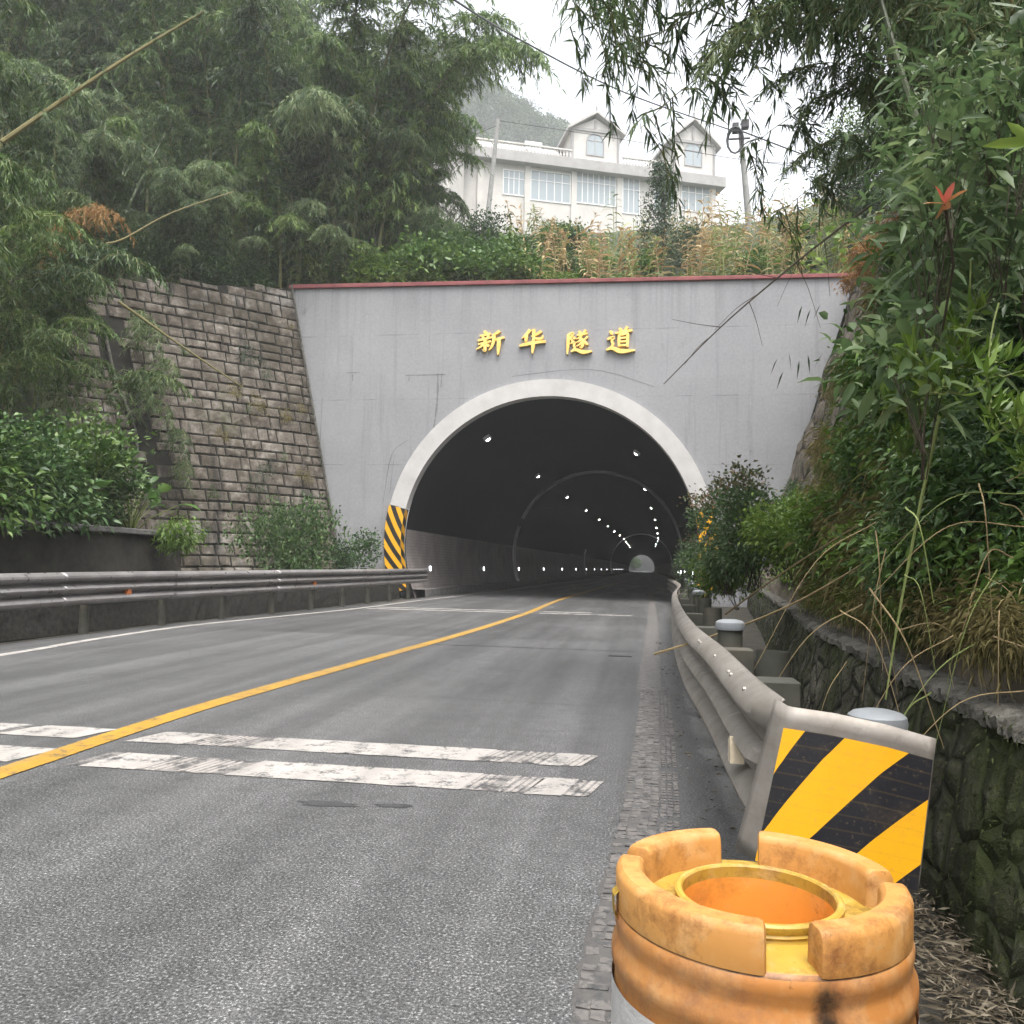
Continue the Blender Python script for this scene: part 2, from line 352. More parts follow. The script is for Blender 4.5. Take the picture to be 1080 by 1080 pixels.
def plastic(name, a, b, stain=(.22, .07, .012), amt=.8, scale=5.0, rough=.5, drip=None, pale=(.60, .40, .20)):
    k = MT(name, rough=rough, spec=.4)
    c = k.ramp(k.noise(2.6, 5, .65), [(.3, a), (.7, b)])
    c = k.mix(k.math('MULTIPLY', k.ramp(k.noise(scale * 1.6, 4, .6, k.map(k.o, loc=(4, 9, 2))), [(.5, 0), (.75, .55)]), 1.0), c, pale)
    c = k.mix(k.math('MULTIPLY', k.ramp(k.noise(scale, 8, .8), [(.48, 0), (.68, 1)]), amt), c, stain)
    c = k.mix(k.ramp(k.noise(scale * 5, 6, .8, k.map(k.o, loc=(1, 5, 8))), [(.62, 0), (.74, .75)]), c, tuple(q * .3 for q in stain))
    c = k.mix(k.math('MULTIPLY', k.ramp(k.noise(70, 3, .7), [(.58, 0), (.75, 1)]), .35), c, (.35, .25, .12))
    c = k.mix(k.math('MULTIPLY', k.ramp(k.noise(9, 6, .8, k.map(k.o, (1, 1, .22), loc=(2, 1, 0))), [(.70, 0), (.78, 1)]), amt * .7), c, (.03, .02, .012))
    if drip:                                          # one black run of dirt below the notch
        d = k.xyz(k.map(k.o, (1, 1, .42), loc=(-drip[0], -drip[1], -drip[2] * .42))); r2 = k.math('ADD', k.math('ADD', k.math('MULTIPLY', d[0], d[0]), k.math('MULTIPLY', d[1], d[1])), k.math('MULTIPLY', d[2], d[2]))
        r1 = k.math('ADD', k.math('SQRT', r2), k.math('MULTIPLY', k.math('SUBTRACT', k.noise(60, 5, .75), .5), .022)); c = k.mix(k.ramp(r1, [(.009, .95), (.025, 0)]), c, (.012, .009, .006))
        z_ = k.xyz()[2]; sm = k.math('LESS_THAN', k.math('ABSOLUTE', k.math('SUBTRACT', z_, .6865)), .0025); c = k.mix(k.math('MULTIPLY', sm, k.ramp(k.noise(14, 4, .7), [(.4, .1), (.6, .8)])), c, (.05, .03, .015))
    k.base(c); k.rough(k.ramp(k.noise(11, 4), [(.3, rough - .08), (.7, rough + .18)])); k.bump(k.noise(90, 3), .05, .003); return k.m
M_BAR = plastic('faded_orange_plastic', (.40, .155, .034), (.48, .215, .065), (.20, .085, .045), .7, 9, drip=DRIP)
M_BARTOP = plastic('sun_bleached_orange_plastic', (.44, .195, .045), (.53, .27, .08), (.15, .05, .014), .85, 11)
M_BARIN = plastic('yellowed_inner_plastic', (.36, .22, .03), (.44, .29, .045), (.13, .07, .012), 1.0, 13)
M_BARDK = plastic('orange_inner_plastic', (.66, .27, .045), (.74, .34, .06), (.22, .10, .025), .7, 7)
M_SHEET = simple('grey_white_reflective_sheet', (.46, .45, .44), (.58, .57, .56), 6, .45)
M_LITTER = leafmat('dry_leaf_litter', [(0, (.045, .034, .02)), (.5, (.12, .098, .064)), (1, (.26, .225, .17))], .8, .1)
M_WIRE = simple('black_cable', (.012, .012, .014), (.03, .03, .034), 5, .6)
M_CPOLE = simple('concrete_pole', (.22, .22, .215), (.32, .315, .30), 3, .85)
M_HOUSE = simple('cream_house_wall', (.43, .41, .385), (.52, .50, .47), .6, .85)
M_HTRIM = simple('grey_house_trim', (.25, .24, .235), (.33, .32, .31), 1, .85)
M_HROOF = simple('pale_roof_tile', (.34, .325, .31), (.45, .43, .41), 1.5, .8)
M_HFRAME = simple('white_window_frame', (.68, .68, .67), (.75, .75, .74), 3, .6)
k = MT('window_glass', (.28, .32, .34), .15); M_GLASS = k.m
M_CULM = simple('bamboo_culm', (.10, .115, .035), (.20, .19, .07), 6, .55)
M_CULMY = simple('yellow_dead_culm', (.095, .085, .03), (.17, .145, .055), 6, .75)
M_TWIG = simple('brown_twig', (.035, .027, .018), (.08, .062, .043), 9, .85)
M_STRAW = simple('dry_straw_stem', (.20, .145, .07), (.33, .25, .13), 9, .8)
M_STALKG = simple('green_stem', (.13, .17, .045), (.22, .26, .08), 9, .6)
M_BARK = simple('brown_bark', (.06, .045, .03), (.12, .095, .07), 8, .9)
G3 = lambda a, b, c_: [(0, a), (.5, b), (1, c_)]
M_BAM = leafmat('bamboo_leaf', G3((.032, .072, .014), (.072, .140, .026), (.18, .26, .06)), .5, .3)
M_BAMD = leafmat('dark_bamboo_leaf', G3((.018, .042, .011), (.038, .082, .018), (.09, .14, .035)), .5, .25)  # darker green leaf for some of the bamboo and the undergrowth
M_BAMG = leafmat('grey_green_bamboo_leaf', G3((.050, .090, .036), (.105, .165, .066), (.22, .28, .125)), .5, .42)
M_DEADB = leafmat('dead_brown_bamboo_leaf', G3((.16, .075, .02), (.27, .14, .045), (.38, .22, .08)), .7, .25)
M_BROAD = leafmat('broad_green_leaf', G3((.030, .070, .015), (.065, .135, .025), (.15, .235, .05)), .38, .28)
M_GLOSS = leafmat('glossy_dark_leaf', G3((.018, .046, .016), (.038, .085, .024), (.10, .16, .05)), .42, .22, .35)
M_FRESH = leafmat('fresh_green_leaf', G3((.06, .12, .018), (.125, .215, .03), (.24, .33, .07)), .42, .35)
M_DCON = leafmat('dark_small_leaf', G3((.022, .045, .024), (.04, .075, .036), (.085, .13, .065)), .4, .2)
M_MOSSL = leafmat('moss_leaf', G3((.018, .024, .008), (.03, .038, .011), (.05, .056, .02)), .85, .1, .15)
M_FAR = leafmat('far_tree_leaf', G3((.03, .06, .025), (.055, .095, .038), (.10, .14, .06)), .6, .2)
M_CORND = leafmat('dry_corn_leaf', G3((.22, .135, .055), (.36, .255, .12), (.52, .41, .22)), .7, .3)
M_CORNG = leafmat('green_corn_leaf', G3((.07, .12, .03), (.14, .20, .05), (.28, .30, .10)), .5, .3)
M_GRASS = leafmat('weedy_grass', G3((.06, .10, .02), (.15, .20, .04), (.32, .32, .10)), .6, .3)
M_DRYG = leafmat('dry_hanging_grass', G3((.13, .11, .04), (.27, .23, .09), (.44, .38, .19)), .7, .25)
M_RED = leafmat('red_young_leaf', G3((.34, .05, .03), (.45, .10, .06), (.40, .18, .07)), .4, .35)
M_ROSE = leafmat('rose_tip_leaf', G3((.10, .12, .06), (.20, .15, .09), (.36, .19, .14)), .5, .3)
# ================================================================== SHAPE OF THE PLACE
PY = 30.0                                             # portal plane
TR, TZ, RO = 5.45, 2.06, 6.08                         # tunnel radius, centre height, ring's outer radius
def tax(y): return lerp([0, 30, 42, 55, 90, 147, 250, 370, 420], [-3.4, -3.4, -3.1, -2.7, -1.4, .2, .7, .8, .8], y)
WD = Vector((-.72, -.69, 0)).normalized(); WA0 = Vector((-10.95, 29.95, -.1)); WA1 = Vector((-13.6, 29.95, 12.0))
def fbm(x, y, s=1.0):
    from mathutils import noise as nz
    return nz.fractal(Vector((x * s, y * s, 3.7)), 1.0, 2.0, 4)
def z_left(x, y):
    s = (x - WA0.x) * -.69 + (y - WA0.y) * .72
    zr = .55 + 10.9 * min(max((s - .7) / 1.9, 0), 1) + max(0, s - 2.6) * .5
    if y < 24.4:
        xb = lerp([-20, 9, 12, 24.4], [-12.4, -12.4, -13.0, -16.3], y); d = xb - x
        zb = .55 + min(max(d, -.5) + .5, 5.2) * 2.1 + max(0, d - 4.7) * .5
        zr = max(zr, zb)
    return zr + .35 * fbm(x, y, .35) * min(1, max(0, zr - .6))
def z_hill(x, y):
    z = lerp([30, 33, 52, 62, 75, 100, 140, 300, 340, 366, 372], [11.35, 12.2, 22.6, 27.0, 32.0, 40, 46, 72, 50, 14, 11], y)
    z += min(max(0, -13 - x), 60) * lerp([30, 60, 90, 366], [.5, .35, .45, .1], y)
    z += min(max(0, x - 7.4), 40) * lerp([30, 45, 60, 90, 366], [.75, .5, .25, .0, .0], y)
    z = max(z, z + (lerp([-130, -110, -70, -58, -45, -30, -22, -14, -4], [150, 185, 178, 166, 158, 152, 138, 100, 40], x) - 40) * math.exp(-((y - 300) / 50) ** 2) - 32 * math.exp(-((y - 300) / 50) ** 2))
    return z + .3 * fbm(x, y, .3) * min(1, (y - 30) / 3 + .2)
def x_right(y, z):
    b = lerp([-10, 4, 6, 12, 20, 30, 31], [1.75, 1.75, 1.85, 2.4, 3.25, 4.25, 4.3], y)
    return b + (min(z, 11.6) - 1.1) * .305 + max(0, z - 11.6) * 1.8
def hit(px, py, d0=1.0, d1=200.0, step=.12):
    q = ray(px, py); d = d0
    while d < d1:
        p = CAMLOC + q * d
        if p.y < 30.3:
            if p.x > 0 and p.z > 1.1 and p.x > x_right(p.y, p.z): return p
            if p.x < -9.4 and p.z < z_left(p.x, p.y): return p
        elif p.z > 11 and p.z < z_hill(p.x, p.y): return p
        d += step * (1 + d * .02)
    return None

def gx(lo, hi, fine0, fine1, df, dc):
    out = [lo]; 
    while out[-1] < hi:
        x = out[-1]; out.append(min(hi, x + (df if fine0 - df <= x < fine1 else dc)))
    return out
def heightfield(name, xs, ys, fn, mat):
    m = MB(); nx = len(xs)
    for y in ys:
        for x in xs: m.v.append((x, y, fn(x, y)))
    for j in range(len(ys) - 1):
        for i in range(nx - 1): m.face((j * nx + i, j * nx + i + 1, j * nx + nx + i + 1, j * nx + nx + i))
    return m.build(name, mat, smooth=True)

# ---- ground and terrain
g = MB(); g.face([g.add([(-450, -120, -.06)]), g.add([(450, -120, -.06)]), g.add([(450, 470, -.06)]), g.add([(-450, 470, -.06)])])
tag(g.build('ground', M_GROUND), 'dark soil ground beside and under the road', kind='structure')
tag(heightfield('left_bank_terrain', gx(-110, -9.35, -24, -9.35, .55, 5), gx(-60, 30.4, 4, 30.4, .55, 4), z_left, M_SOIL), 'steep overgrown bank on the left of the road', kind='structure')
tag(heightfield('hillside_terrain', gx(-130, 120, -16, 14, .8, 4), [30.43] + gx(30.46, 372, 30, 56, .8, 5), lambda x, y: min(z_hill(x, y), 10.2) if y < 30.45 else z_hill(x, y), M_SOIL), 'hillside climbing above the tunnel portal', kind='structure')
rb = MB()
def rbf(u, v):
    y = -25 + 55.4 * u; z = 1.05 + 10.6 * min(v / .7, 1) if v <= .7 else 11.65 + (v - .7) * 40
    x = x_right(y, z) + .30 * fbm(y, z * 1.3, .5)
    return (x if v > 0 else x - .1, y, z)
rb.grid(rbf, 110, 44)
tag(rb.build('right_bank_terrain', M_ROCK, smooth=True), 'steep bare rock and soil bank on the right', kind='structure')

# ---- road
def road_l(y): return lerp([-30, 8, 14, 18, 22, 30, 60], [-8.6, -8.6, -8.75, -8.5, -8.2, -7.9 , tax(60) - 4.6], y) if y < 60 else tax(y) - 4.6
def road_r(y): return lerp([-30, 3, 10, 20, 30, 60], [.62, .62, .75, 1.1, 1.3, tax(60) + 4.6], y) if y < 60 else tax(y) + 4.6
m = MB(); ys = [-30, -10, 0] + [2 * k for k in range(1, 31)] + [60 + 10 * k for k in range(1, 41)]
for y in ys:
    a, b = road_l(y), road_r(y)
    m.add([(a + (b - a) * k / 6, y, 0.0) for k in range(7)])
for j in range(len(ys) - 1):
    for i in range(6): m.face((7 * j + i, 7 * j + i + 1, 7 * j + 8 + i, 7 * j + 7 + i))
tag(m.build('road', M_ASPH), 'grey damp asphalt road running into the tunnel', kind='structure')
def strip(name, pts, w, mat, label, z=.004, jag=0.0, sub=.25):
    m = MB(); pts = [Vector((p[0], p[1], z)) for p in pts]; L = sum((pts[i + 1] - pts[i]).length for i in range(len(pts) - 1))
    c = bez(pts, max(8, int(L / sub))); row = []
    for i, p in enumerate(c):
        t = (c[min(i + 1, len(c) - 1)] - c[max(i - 1, 0)]).normalized(); n = Vector((t.y, -t.x, 0))
        row.append(m.add([p - n * (w / 2 + random.uniform(-jag, jag)), p + n * (w / 2 + random.uniform(-jag, jag))]))
    for i in range(len(row) - 1): m.face((row[i], row[i] + 1, row[i + 1] + 1, row[i + 1]))
    return tag(m.build(name, mat), label, kind='structure')
strip('centre_line_marking', [(-3.52, -3), (-3.52, 2.5), (-3.5, 4.1), (-3.53, 5.2), (-3.54, 6.4), (-3.47, 7.9), (-3.32, 10.4), (-3.05, 15.2), (-2.9, 21.7), (-2.95, 30), (-2.7, 42), (-2.2, 60)] + [(tax(y) + .3, y) for y in (100, 150, 250, 365)],
      .19, M_YEL, 'solid yellow centre line on the road', .006, .004)
strip('left_edge_line_marking', [(-7.2, -3), (-7.5, 5), (-7.72, 9.1), (-8.04, 11.4), (-8.2, 14.3), (-7.86, 17.6), (-7.48, 21.5), (-7.35, 26.9), (-6.7, 42)] + [(tax(y) - 3.9, y) for y in (60, 100, 200, 365)],
      .16, M_WHI, 'white edge line along the left guardrail', .005, .004)
strip('right_edge_line_marking', [(.1, 8.4), (.14, 10.7), (.24, 16), (.36, 23.8), (.45, 32), (.6, 45)] + [(tax(y) + 3.7, y) for y in (60, 100, 200, 365)], .24, M_EDGE, 'pale worn edge line leading into the tunnel', .005, .006)
strip('edge_line_base_marking', [(-.10, .8), (-.08, 2.4), (-.02, 3.6), (.015, 4.3), (.06, 6), (.11, 8.7)], .185, M_EDGEB, 'worn grey base coat under the ribbed edge strip', .0025, .012, .08)
# the near edge line: thermoplastic ribbed strip, broken into small studs and worn away in places
m = MB(); y = 1.2
def ex(y): return lerp([1.2, 2.4, 3.6, 4.3, 6, 8.6], [-.19, -.17, -.11, -.075, -.03, .02], y)
while y < 8.6:
    dy = .054; wear = .16 + .12 * max(0, fbm(y, 2, .8))
    for k in range(4):
        if random.random() < wear: continue
        x0 = ex(y) + k * .045 + random.uniform(-.005, .005); h = random.uniform(.0035, .007)
        m.box((x0 + .004, y + .003, -.002), (x0 + .041 + (.004 if k < 3 else 0), y + dy - random.uniform(.004, .016), h), 0, None, .003)
    if random.random() > .06:
        for k in range(3):
            x0 = ex(y) + .192 + k * .033; m.box((x0, y + .004, -.002), (x0 + .024, y + dy * .72, .005), 0, None, .002)
    y += dy
tag(m.build('ribbed_edge_line_marking', M_EDGE), 'ribbed grey thermoplastic edge strip beside the barrel, worn into studs', kind='structure')
M_WHIU = paint('scuffed_white_road_paint', (.24, .225, .21), .50)
def rumble(y0, dep, parts, skew=.07, name='rumble_strip_marking', label=''):
    m = MB()
    for (x0, x1, rib) in parts:
        if rib:
            x = x0
            while x < x1:
                w = random.uniform(.024, .034); m.face([m.add([(x + q * skew, y0 + q * dep + random.uniform(-.012, .012), .0045)]) if False else m.add([(xx, yy, .0045)]) for xx, yy in ((x, y0 + random.uniform(0, .03)), (x + w, y0 + random.uniform(0, .03)), (x + w + skew, y0 + dep - random.uniform(0, .03)), (x + skew, y0 + dep - random.uniform(0, .03)))], 1)
                x += w + random.uniform(.012, .022)
        else:
            n = max(2, int((x1 - x0) / .12)); a = [m.add([(x0 + (x1 - x0) * i / n, y0 + random.uniform(-.007, .007), .0045), (x0 + (x1 - x0) * i / n + skew, y0 + dep + random.uniform(-.007, .007), .0045)]) for i in range(n + 1)]
            for i in range(n): m.face((a[i], a[i + 1], a[i + 1] + 1, a[i] + 1), 0)
    for q0, q1 in ((parts[0][0] + .05, -3.75), (-3.3, parts[-1][1] - .02)):
        n = 40; a = [m.add([(q0 + (q1 - q0) * i / n, y0 + random.uniform(.0, .03), .0032), (q0 + (q1 - q0) * i / n + skew, y0 + dep - random.uniform(.0, .03), .0032)]) for i in range(n + 1)]
        for i in range(n): m.face((a[i], a[i + 1], a[i + 1] + 1, a[i] + 1), 2)
    return tag(m.build(name, [M_WHI, M_WHIW, M_WHIU]), label, kind='structure')
segsA = [(-7.4, -6.3, 0), (-6.15, -5.2, 0), (-5.1, -4.4, 0), (-4.3, -3.72, 0), (-3.35, -2.95, 0), (-2.93, -2.62, 1), (-2.52, -1.55, 0), (-1.55, -1.0, 0), (-1.0, -.84, 1), (-.78, -.62, 1), (-.60, -.46, 0), (-.46, -.33, 1)]
rumble(5.08, .34, segsA, .09, label='farther white transverse rumble strip across both lanes')
segsB = [(-7.4, -6.5, 0), (-6.4, -5.3, 0), (-5.2, -4.5, 0), (-4.4, -3.66, 0), (-3.2, -2.85, 0), (-2.85, -2.68, 1), (-2.6, -2.38, 1), (-2.30, -1.45, 0), (-1.45, -.95, 0), (-.95, -.82, 1), (-.76, -.62, 1), (-.60, -.40, 0), (-.38, -.26, 1)]
rumble(4.42, .36, segsB, .07, label='nearer white transverse rumble strip with ribbed worn gaps')
rumble(21.4, .30, [(-7.3, -3.3, 0), (-2.6, -1.8, 0), (-1.7, -1.3, 0), (-1.1, -.2, 0)], .05, label='white transverse rumble strip just before the tunnel mouth')
rumble(22.2, .30, [(-7.3, -3.3, 0), (-2.6, -1.3, 0)], .05, label='thin white transverse strip beyond the one before the mouth')
M_SEAM = simple('bitumen_seam', (.008, .008, .009), (.02, .02, .02), 9, .5)
m = MB()
for i, (x0, x1) in enumerate(((-3.1, -2.3), (-2.3, -1.4), (-1.4, -.6), (-.6, -.05))):
    m.face([m.add([q]) for q in ((x0, 12.3 - .02 * i, .003), (x1, 12.28 - .02 * i, .003), (x1, 12.33 - .02 * i, .003), (x0, 12.34 - .02 * i, .003))])
m.box((-.42, 11.5, .001), (-.1, 11.62, .005))
tag(m.build('road_joint_marking', M_SEAM), 'dark bitumen joint across the right lane', kind='structure')

m = MB()
def crack(x, y, a, L):
    pts = []; 
    for k in range(int(L / .09)):
        pts.append((x, y)); a += random.gauss(0, .16); x += math.cos(a) * .09; y += math.sin(a) * .09
    row = [m.add([(px_, py_ - random.uniform(.002, .006), .0022), (px_ + .003, py_ + random.uniform(.002, .006), .0022)]) for px_, py_ in pts]
    for i in range(len(row) - 1): m.face((row[i], row[i + 1], row[i + 1] + 1, row[i] + 1))
for q in ((-.75, 6.1, .2, .6), (-2.4, 7.4, -.1, 2.2), (-5.8, 7.9, .1, 2.0), (-1.8, 9.6, .05, 1.6), (-6.4, 10.5, -.1, 2.4)): crack(*q)
for q in ((-1.55, 4.02, .16), (-1.2, 4.06, .10)):
    n = 26; b = m.add([(q[0] + q[2] * (.55 + .7 * random.random()) * math.cos(6.2832 * i / n), q[1] + q[2] * .35 * (.55 + .7 * random.random()) * math.sin(6.2832 * i / n), .0024) for i in range(n)]); m.face(list(range(b, b + n)))
tag(m.build('road_crack_marking', simple('road_stain', (.03, .03, .031), (.055, .055, .056), 9, .6)), 'hairline cracks and small dark oil spots in the asphalt', kind='structure')
# ---- tunnel portal
portal = empty('tunnel_portal', (-3.4, PY, 0), 'grey painted concrete tunnel portal with gold characters above a white arch', 'tunnel portal')
th0 = math.asin(-TZ / 6.0); poly = [(3.75, -.4), (7.42, 11.62), (-13.62, 11.92), (-10.9, -.4)]
def out_pt(th):
    cx, cz = -3.4, TZ; dx, dz = math.cos(th), math.sin(th); best = 1e9
    for i in range(4):
        (ax, az), (bx, bz) = poly[i], poly[(i + 1) % 4]; ex_, ez = bx - ax, bz - az; den = dx * ez - dz * ex_
        if abs(den) < 1e-9: continue
        t = ((ax - cx) * ez - (az - cz) * ex_) / den; u = ((ax - cx) * dz - (az - cz) * dx) / den
        if t > 0 and -1e-6 <= u <= 1 + 1e-6: best = min(best, t)
    return cx + dx * best, cz + dz * best
ths = [th0 + (math.pi - 2 * th0) * i / 72 for i in range(73)] + [math.atan2(z - TZ, x + 3.4) for x, z in poly[1:3]]; ths.sort()
m = MB(); rows = []
for th in ths:
    a = (-3.4 + 6.0 * math.cos(th), TZ + 6.0 * math.sin(th)); b = out_pt(th)
    rows.append(m.add([(a[0], PY, a[1]), (b[0], PY, b[1]), (a[0], PY + .8, a[1]), (b[0], PY + .8, b[1])]))
for i in range(len(rows) - 1):
    p, q = rows[i], rows[i + 1]; m.face((p, p + 1, q + 1, q)); m.face((p + 2, q + 2, q + 3, p + 3)); m.face((p + 1, p + 3, q + 3, q + 1)); m.face((p, q, q + 2, p + 2))
m.build('headwall', M_PORT, portal)
m = MB(); m.prism([(-13.68, 11.9), (7.48, 11.62), (7.48, 11.76), (-13.68, 12.06)], lambda a, b: (a, PY - .10, b), lambda a, b: (a, PY + .9, b)); m.build('coping', M_COPE, portal, bevel=.02)
thp = math.asin((3.45 - TZ) / RO)
def arc_block(name, mat, r0, r1, a0, a1, y0, y1, n=60, cx=-3.4, parent=portal):
    m = MB(); rows = []
    for i in range(n + 1):
        th = a0 + (a1 - a0) * i / n; c_, s_ = math.cos(th), math.sin(th)
        rows.append(m.add([(cx + r0 * c_, y0, TZ + r0 * s_), (cx + r1 * c_, y0, TZ + r1 * s_), (cx + r1 * c_, y1, TZ + r1 * s_), (cx + r0 * c_, y1, TZ + r0 * s_)]))
    for i in range(n):
        p, q = rows[i], rows[i + 1]
        for e in range(4):
            m.face((p + e, p + (e + 1) % 4, q + (e + 1) % 4, q + e))
            m.uv.append(((e / 4, i / n), ((e + 1) / 4, i / n), ((e + 1) / 4, (i + 1) / n), (e / 4, (i + 1) / n)) if e else ((0, i / n), (1, i / n), (1, (i + 1) / n), (0, (i + 1) / n)))
    m.face((rows[0] + 3, rows[0] + 2, rows[0] + 1, rows[0])); m.face((rows[-1], rows[-1] + 1, rows[-1] + 2, rows[-1] + 3)); m.uv += [((0, 0),) * 4] * 2
    return m.build(name, mat, parent)
arc_block('arch_ring', M_RING, TR, RO, thp, math.pi - thp, PY - .10, PY + .4)
M_HZA = hazard('striped_portal_panel', 5.0, .33, (.80, .40, .015), grime=.15)
M_HZB = hazard('striped_portal_panel_mirrored', 5.0, -.33, (.80, .40, .015), grime=.15)
thb = math.asin(-TZ / RO)
arc_block('hazard_panel', M_HZB, TR + .01, RO + .03, math.pi - thb - .02, math.pi - thp + .004, PY - .115, PY + .38, 24)
arc_block('hazard_panel', M_HZB, TR + .01, RO + .03, thb + .02, thp - .004, PY - .115, PY + .38, 24)
# gold characters, brush strokes: (x, y, width) along each stroke
CH = {
 'xin': [[(.24, 1.0, .04), (.29, .93, .10), (.33, .86, .06)], [(.08, .76, .05), (.28, .80, .08), (.50, .86, .06)], [(.17, .74, .05), (.21, .69, .08), (.24, .63, .05)], [(.43, .78, .08), (.38, .70, .06), (.34, .64, .04)],
   [(.0, .54, .06), (.25, .60, .08), (.56, .68, .06)], [(.02, .36, .05), (.25, .42, .08), (.52, .50, .06)], [(.30, .62, .09), (.29, .35, .09), (.29, .04, .08), (.20, .12, .03)], [(.28, .42, .08), (.16, .27, .07), (-.04, .12, .03)], [(.33, .38, .04), (.40, .30, .09), (.45, .24, .06)],
   [(.84, .97, .09), (.74, .88, .08), (.60, .80, .04)], [(.63, .82, .09), (.62, .50, .09), (.54, .22, .07), (.44, .06, .03)], [(.62, .54, .07), (.80, .59, .08), (1.02, .66, .07)], [(.82, .58, .10), (.81, .25, .10), (.79, -.16, .04)]],
 'hua': [[(.40, 1.0, .10), (.26, .80, .09), (.06, .60, .03)], [(.25, .78, .09), (.24, .60, .10), (.22, .44, .06)], [(.86, .92, .09), (.68, .78, .08), (.44, .68, .03)], [(.54, 1.02, .09), (.55, .78, .10), (.56, .62, .09), (.70, .56, .08), (.88, .58, .08), (.92, .72, .03)],
   [(-.04, .24, .06), (.25, .32, .11), (.7, .40, .10), (1.04, .42, .08)], [(.54, .58, .08), (.53, .25, .11), (.50, -.12, .04)]],
 'sui': [[(.02, .84, .05), (.14, .90, .08), (.25, .92, .08), (.20, .78, .07), (.15, .68, .06), (.24, .58, .08), (.20, .46, .05), (.13, .44, .03)], [(.06, .86, .09), (.05, .45, .10), (.02, -.06, .04)],
   [(.50, 1.02, .05), (.55, .95, .10), (.58, .89, .05)], [(.80, 1.06, .08), (.73, .96, .07), (.67, .88, .03)], [(.42, .82, .05), (.62, .86, .08), (.88, .90, .06)], [(.64, .84, .08), (.55, .72, .07), (.40, .64, .03)], [(.52, .72, .06), (.66, .60, .09), (.68, .42, .10), (.62, .24, .07), (.54, .28, .03)],
   [(.62, .64, .07), (.52, .54, .06), (.40, .48, .03)], [(.66, .52, .07), (.54, .38, .06), (.40, .30, .03)], [(.88, .76, .07), (.80, .66, .06), (.70, .60, .03)], [(.68, .62, .04), (.78, .48, .09), (.90, .36, .06)],
   [(.27, .74, .05), (.32, .68, .09), (.35, .63, .05)], [(.24, .46, .04), (.34, .48, .07), (.30, .34, .07), (.34, .22, .07), (.24, .10, .04)], [(.18, .06, .05), (.40, .13, .09), (.70, .02, .13), (1.08, .05, .04)]],
 'dao': [[(.46, 1.02, .05), (.52, .95, .10), (.55, .88, .05)], [(.80, 1.08, .09), (.73, .98, .07), (.66, .90, .03)], [(.30, .80, .05), (.62, .86, .09), (1.0, .92, .07)], [(.64, .86, .08), (.58, .77, .06), (.52, .72, .03)],
   [(.46, .74, .07), (.46, .50, .09), (.46, .22, .07)], [(.46, .72, .06), (.64, .75, .07), (.80, .77, .09), (.81, .50, .09), (.80, .20, .07)], [(.48, .58, .05), (.64, .60, .06), (.78, .61, .05)], [(.48, .43, .05), (.64, .44, .06), (.78, .45, .05)], [(.46, .27, .06), (.64, .28, .06), (.80, .29, .05)],
   [(.08, .90, .05), (.15, .82, .11), (.19, .74, .05)], [(-.02, .54, .05), (.12, .60, .08), (.24, .62, .08), (.16, .46, .07), (.22, .34, .08), (.12, .16, .05)], [(-.06, .08, .05), (.18, .16, .10), (.55, .02, .14), (1.12, .05, .04)]]}
for key, (x0, y0, x1, y1) in (('xin', (504, 349, 532, 372)), ('hua', (549, 348, 575, 371)), ('sui', (598, 350, 623, 373)), ('dao', (641, 347, 667, 372))):
    a, b = ony(x0, y1, PY), ony(x1, y0, PY); m = MB(); sx, sz = b.x - a.x, b.z - a.z
    for si, st in enumerate(CH[key]):
        n = 5 * (len(st) - 1); P = bez([(q[0], q[1], q[2]) for q in st], n); Lf, Rt = [], []
        for i, p in enumerate(P):
            t = Vector((P[min(i + 1, n)].x - P[max(i - 1, 0)].x, P[min(i + 1, n)].y - P[max(i - 1, 0)].y)).normalized(); w = max(.014, p.z * .70)
            Lf.append((p.x - t.y * w, p.y + t.x * w)); Rt.append((p.x + t.y * w, p.y - t.x * w))
        f = PY - .11 - .0025 * si; bk = PY - .001
        rows = [m.add([(a.x + q[0] * sx, yy, a.z + q[1] * sz) for q, yy in ((Lf[i], f), (Rt[i], f), (Rt[i], bk), (Lf[i], bk))]) for i in range(n + 1)]
        for i in range(n):
            for e in range(4): m.face((rows[i] + e, rows[i] + (e + 1) % 4, rows[i + 1] + (e + 1) % 4, rows[i + 1] + e))
        m.face((rows[0] + 3, rows[0] + 2, rows[0] + 1, rows[0])); m.face((rows[-1], rows[-1] + 1, rows[-1] + 2, rows[-1] + 3))
    m.build('character', M_GOLD, portal)
# cracks and dark drips on the headwall: thin painted-over lines in slight relief
M_CRACK = simple('dark_crack', (.12, .12, .125), (.21, .21, .215), 8, .9)
m = MB()
for pts, w in (([(428, 396), (470, 395)], 1.3), ([(462, 394), (461, 425), (457, 455)], 3.2), ([(466, 394), (465, 408)], 1.8), ([(432, 397), (431, 402)], 1.6), ([(404, 530), (413, 480), (430, 464)], 1.2), ([(411, 520), (416, 480)], 1.0), ([(340, 420), (336, 500), (335, 560)], 1.0), ([(540, 397), (600, 390), (640, 392), (690, 408)], .8), ([(372, 395), (372, 402)], 1.8), ([(366, 393), (380, 393)], 1.0)):
    c = bez([ony(x, y, PY) for x, y in pts], 8); r_ = w * .36 / 28
    row = []
    for i, p in enumerate(c):
        t = (c[min(i + 1, 8)] - c[max(i - 1, 0)]).normalized(); n_ = Vector((t.z, 0, -t.x)) * r_ * random.uniform(.4, 1.2)
        row.append(m.add([p + n_ + Vector((0, -.004, 0)), p - n_ + Vector((0, -.004, 0))]))
    for i in range(8): m.face((row[i], row[i] + 1, row[i + 1] + 1, row[i + 1]))
m.build('crack', M_CRACK, portal)

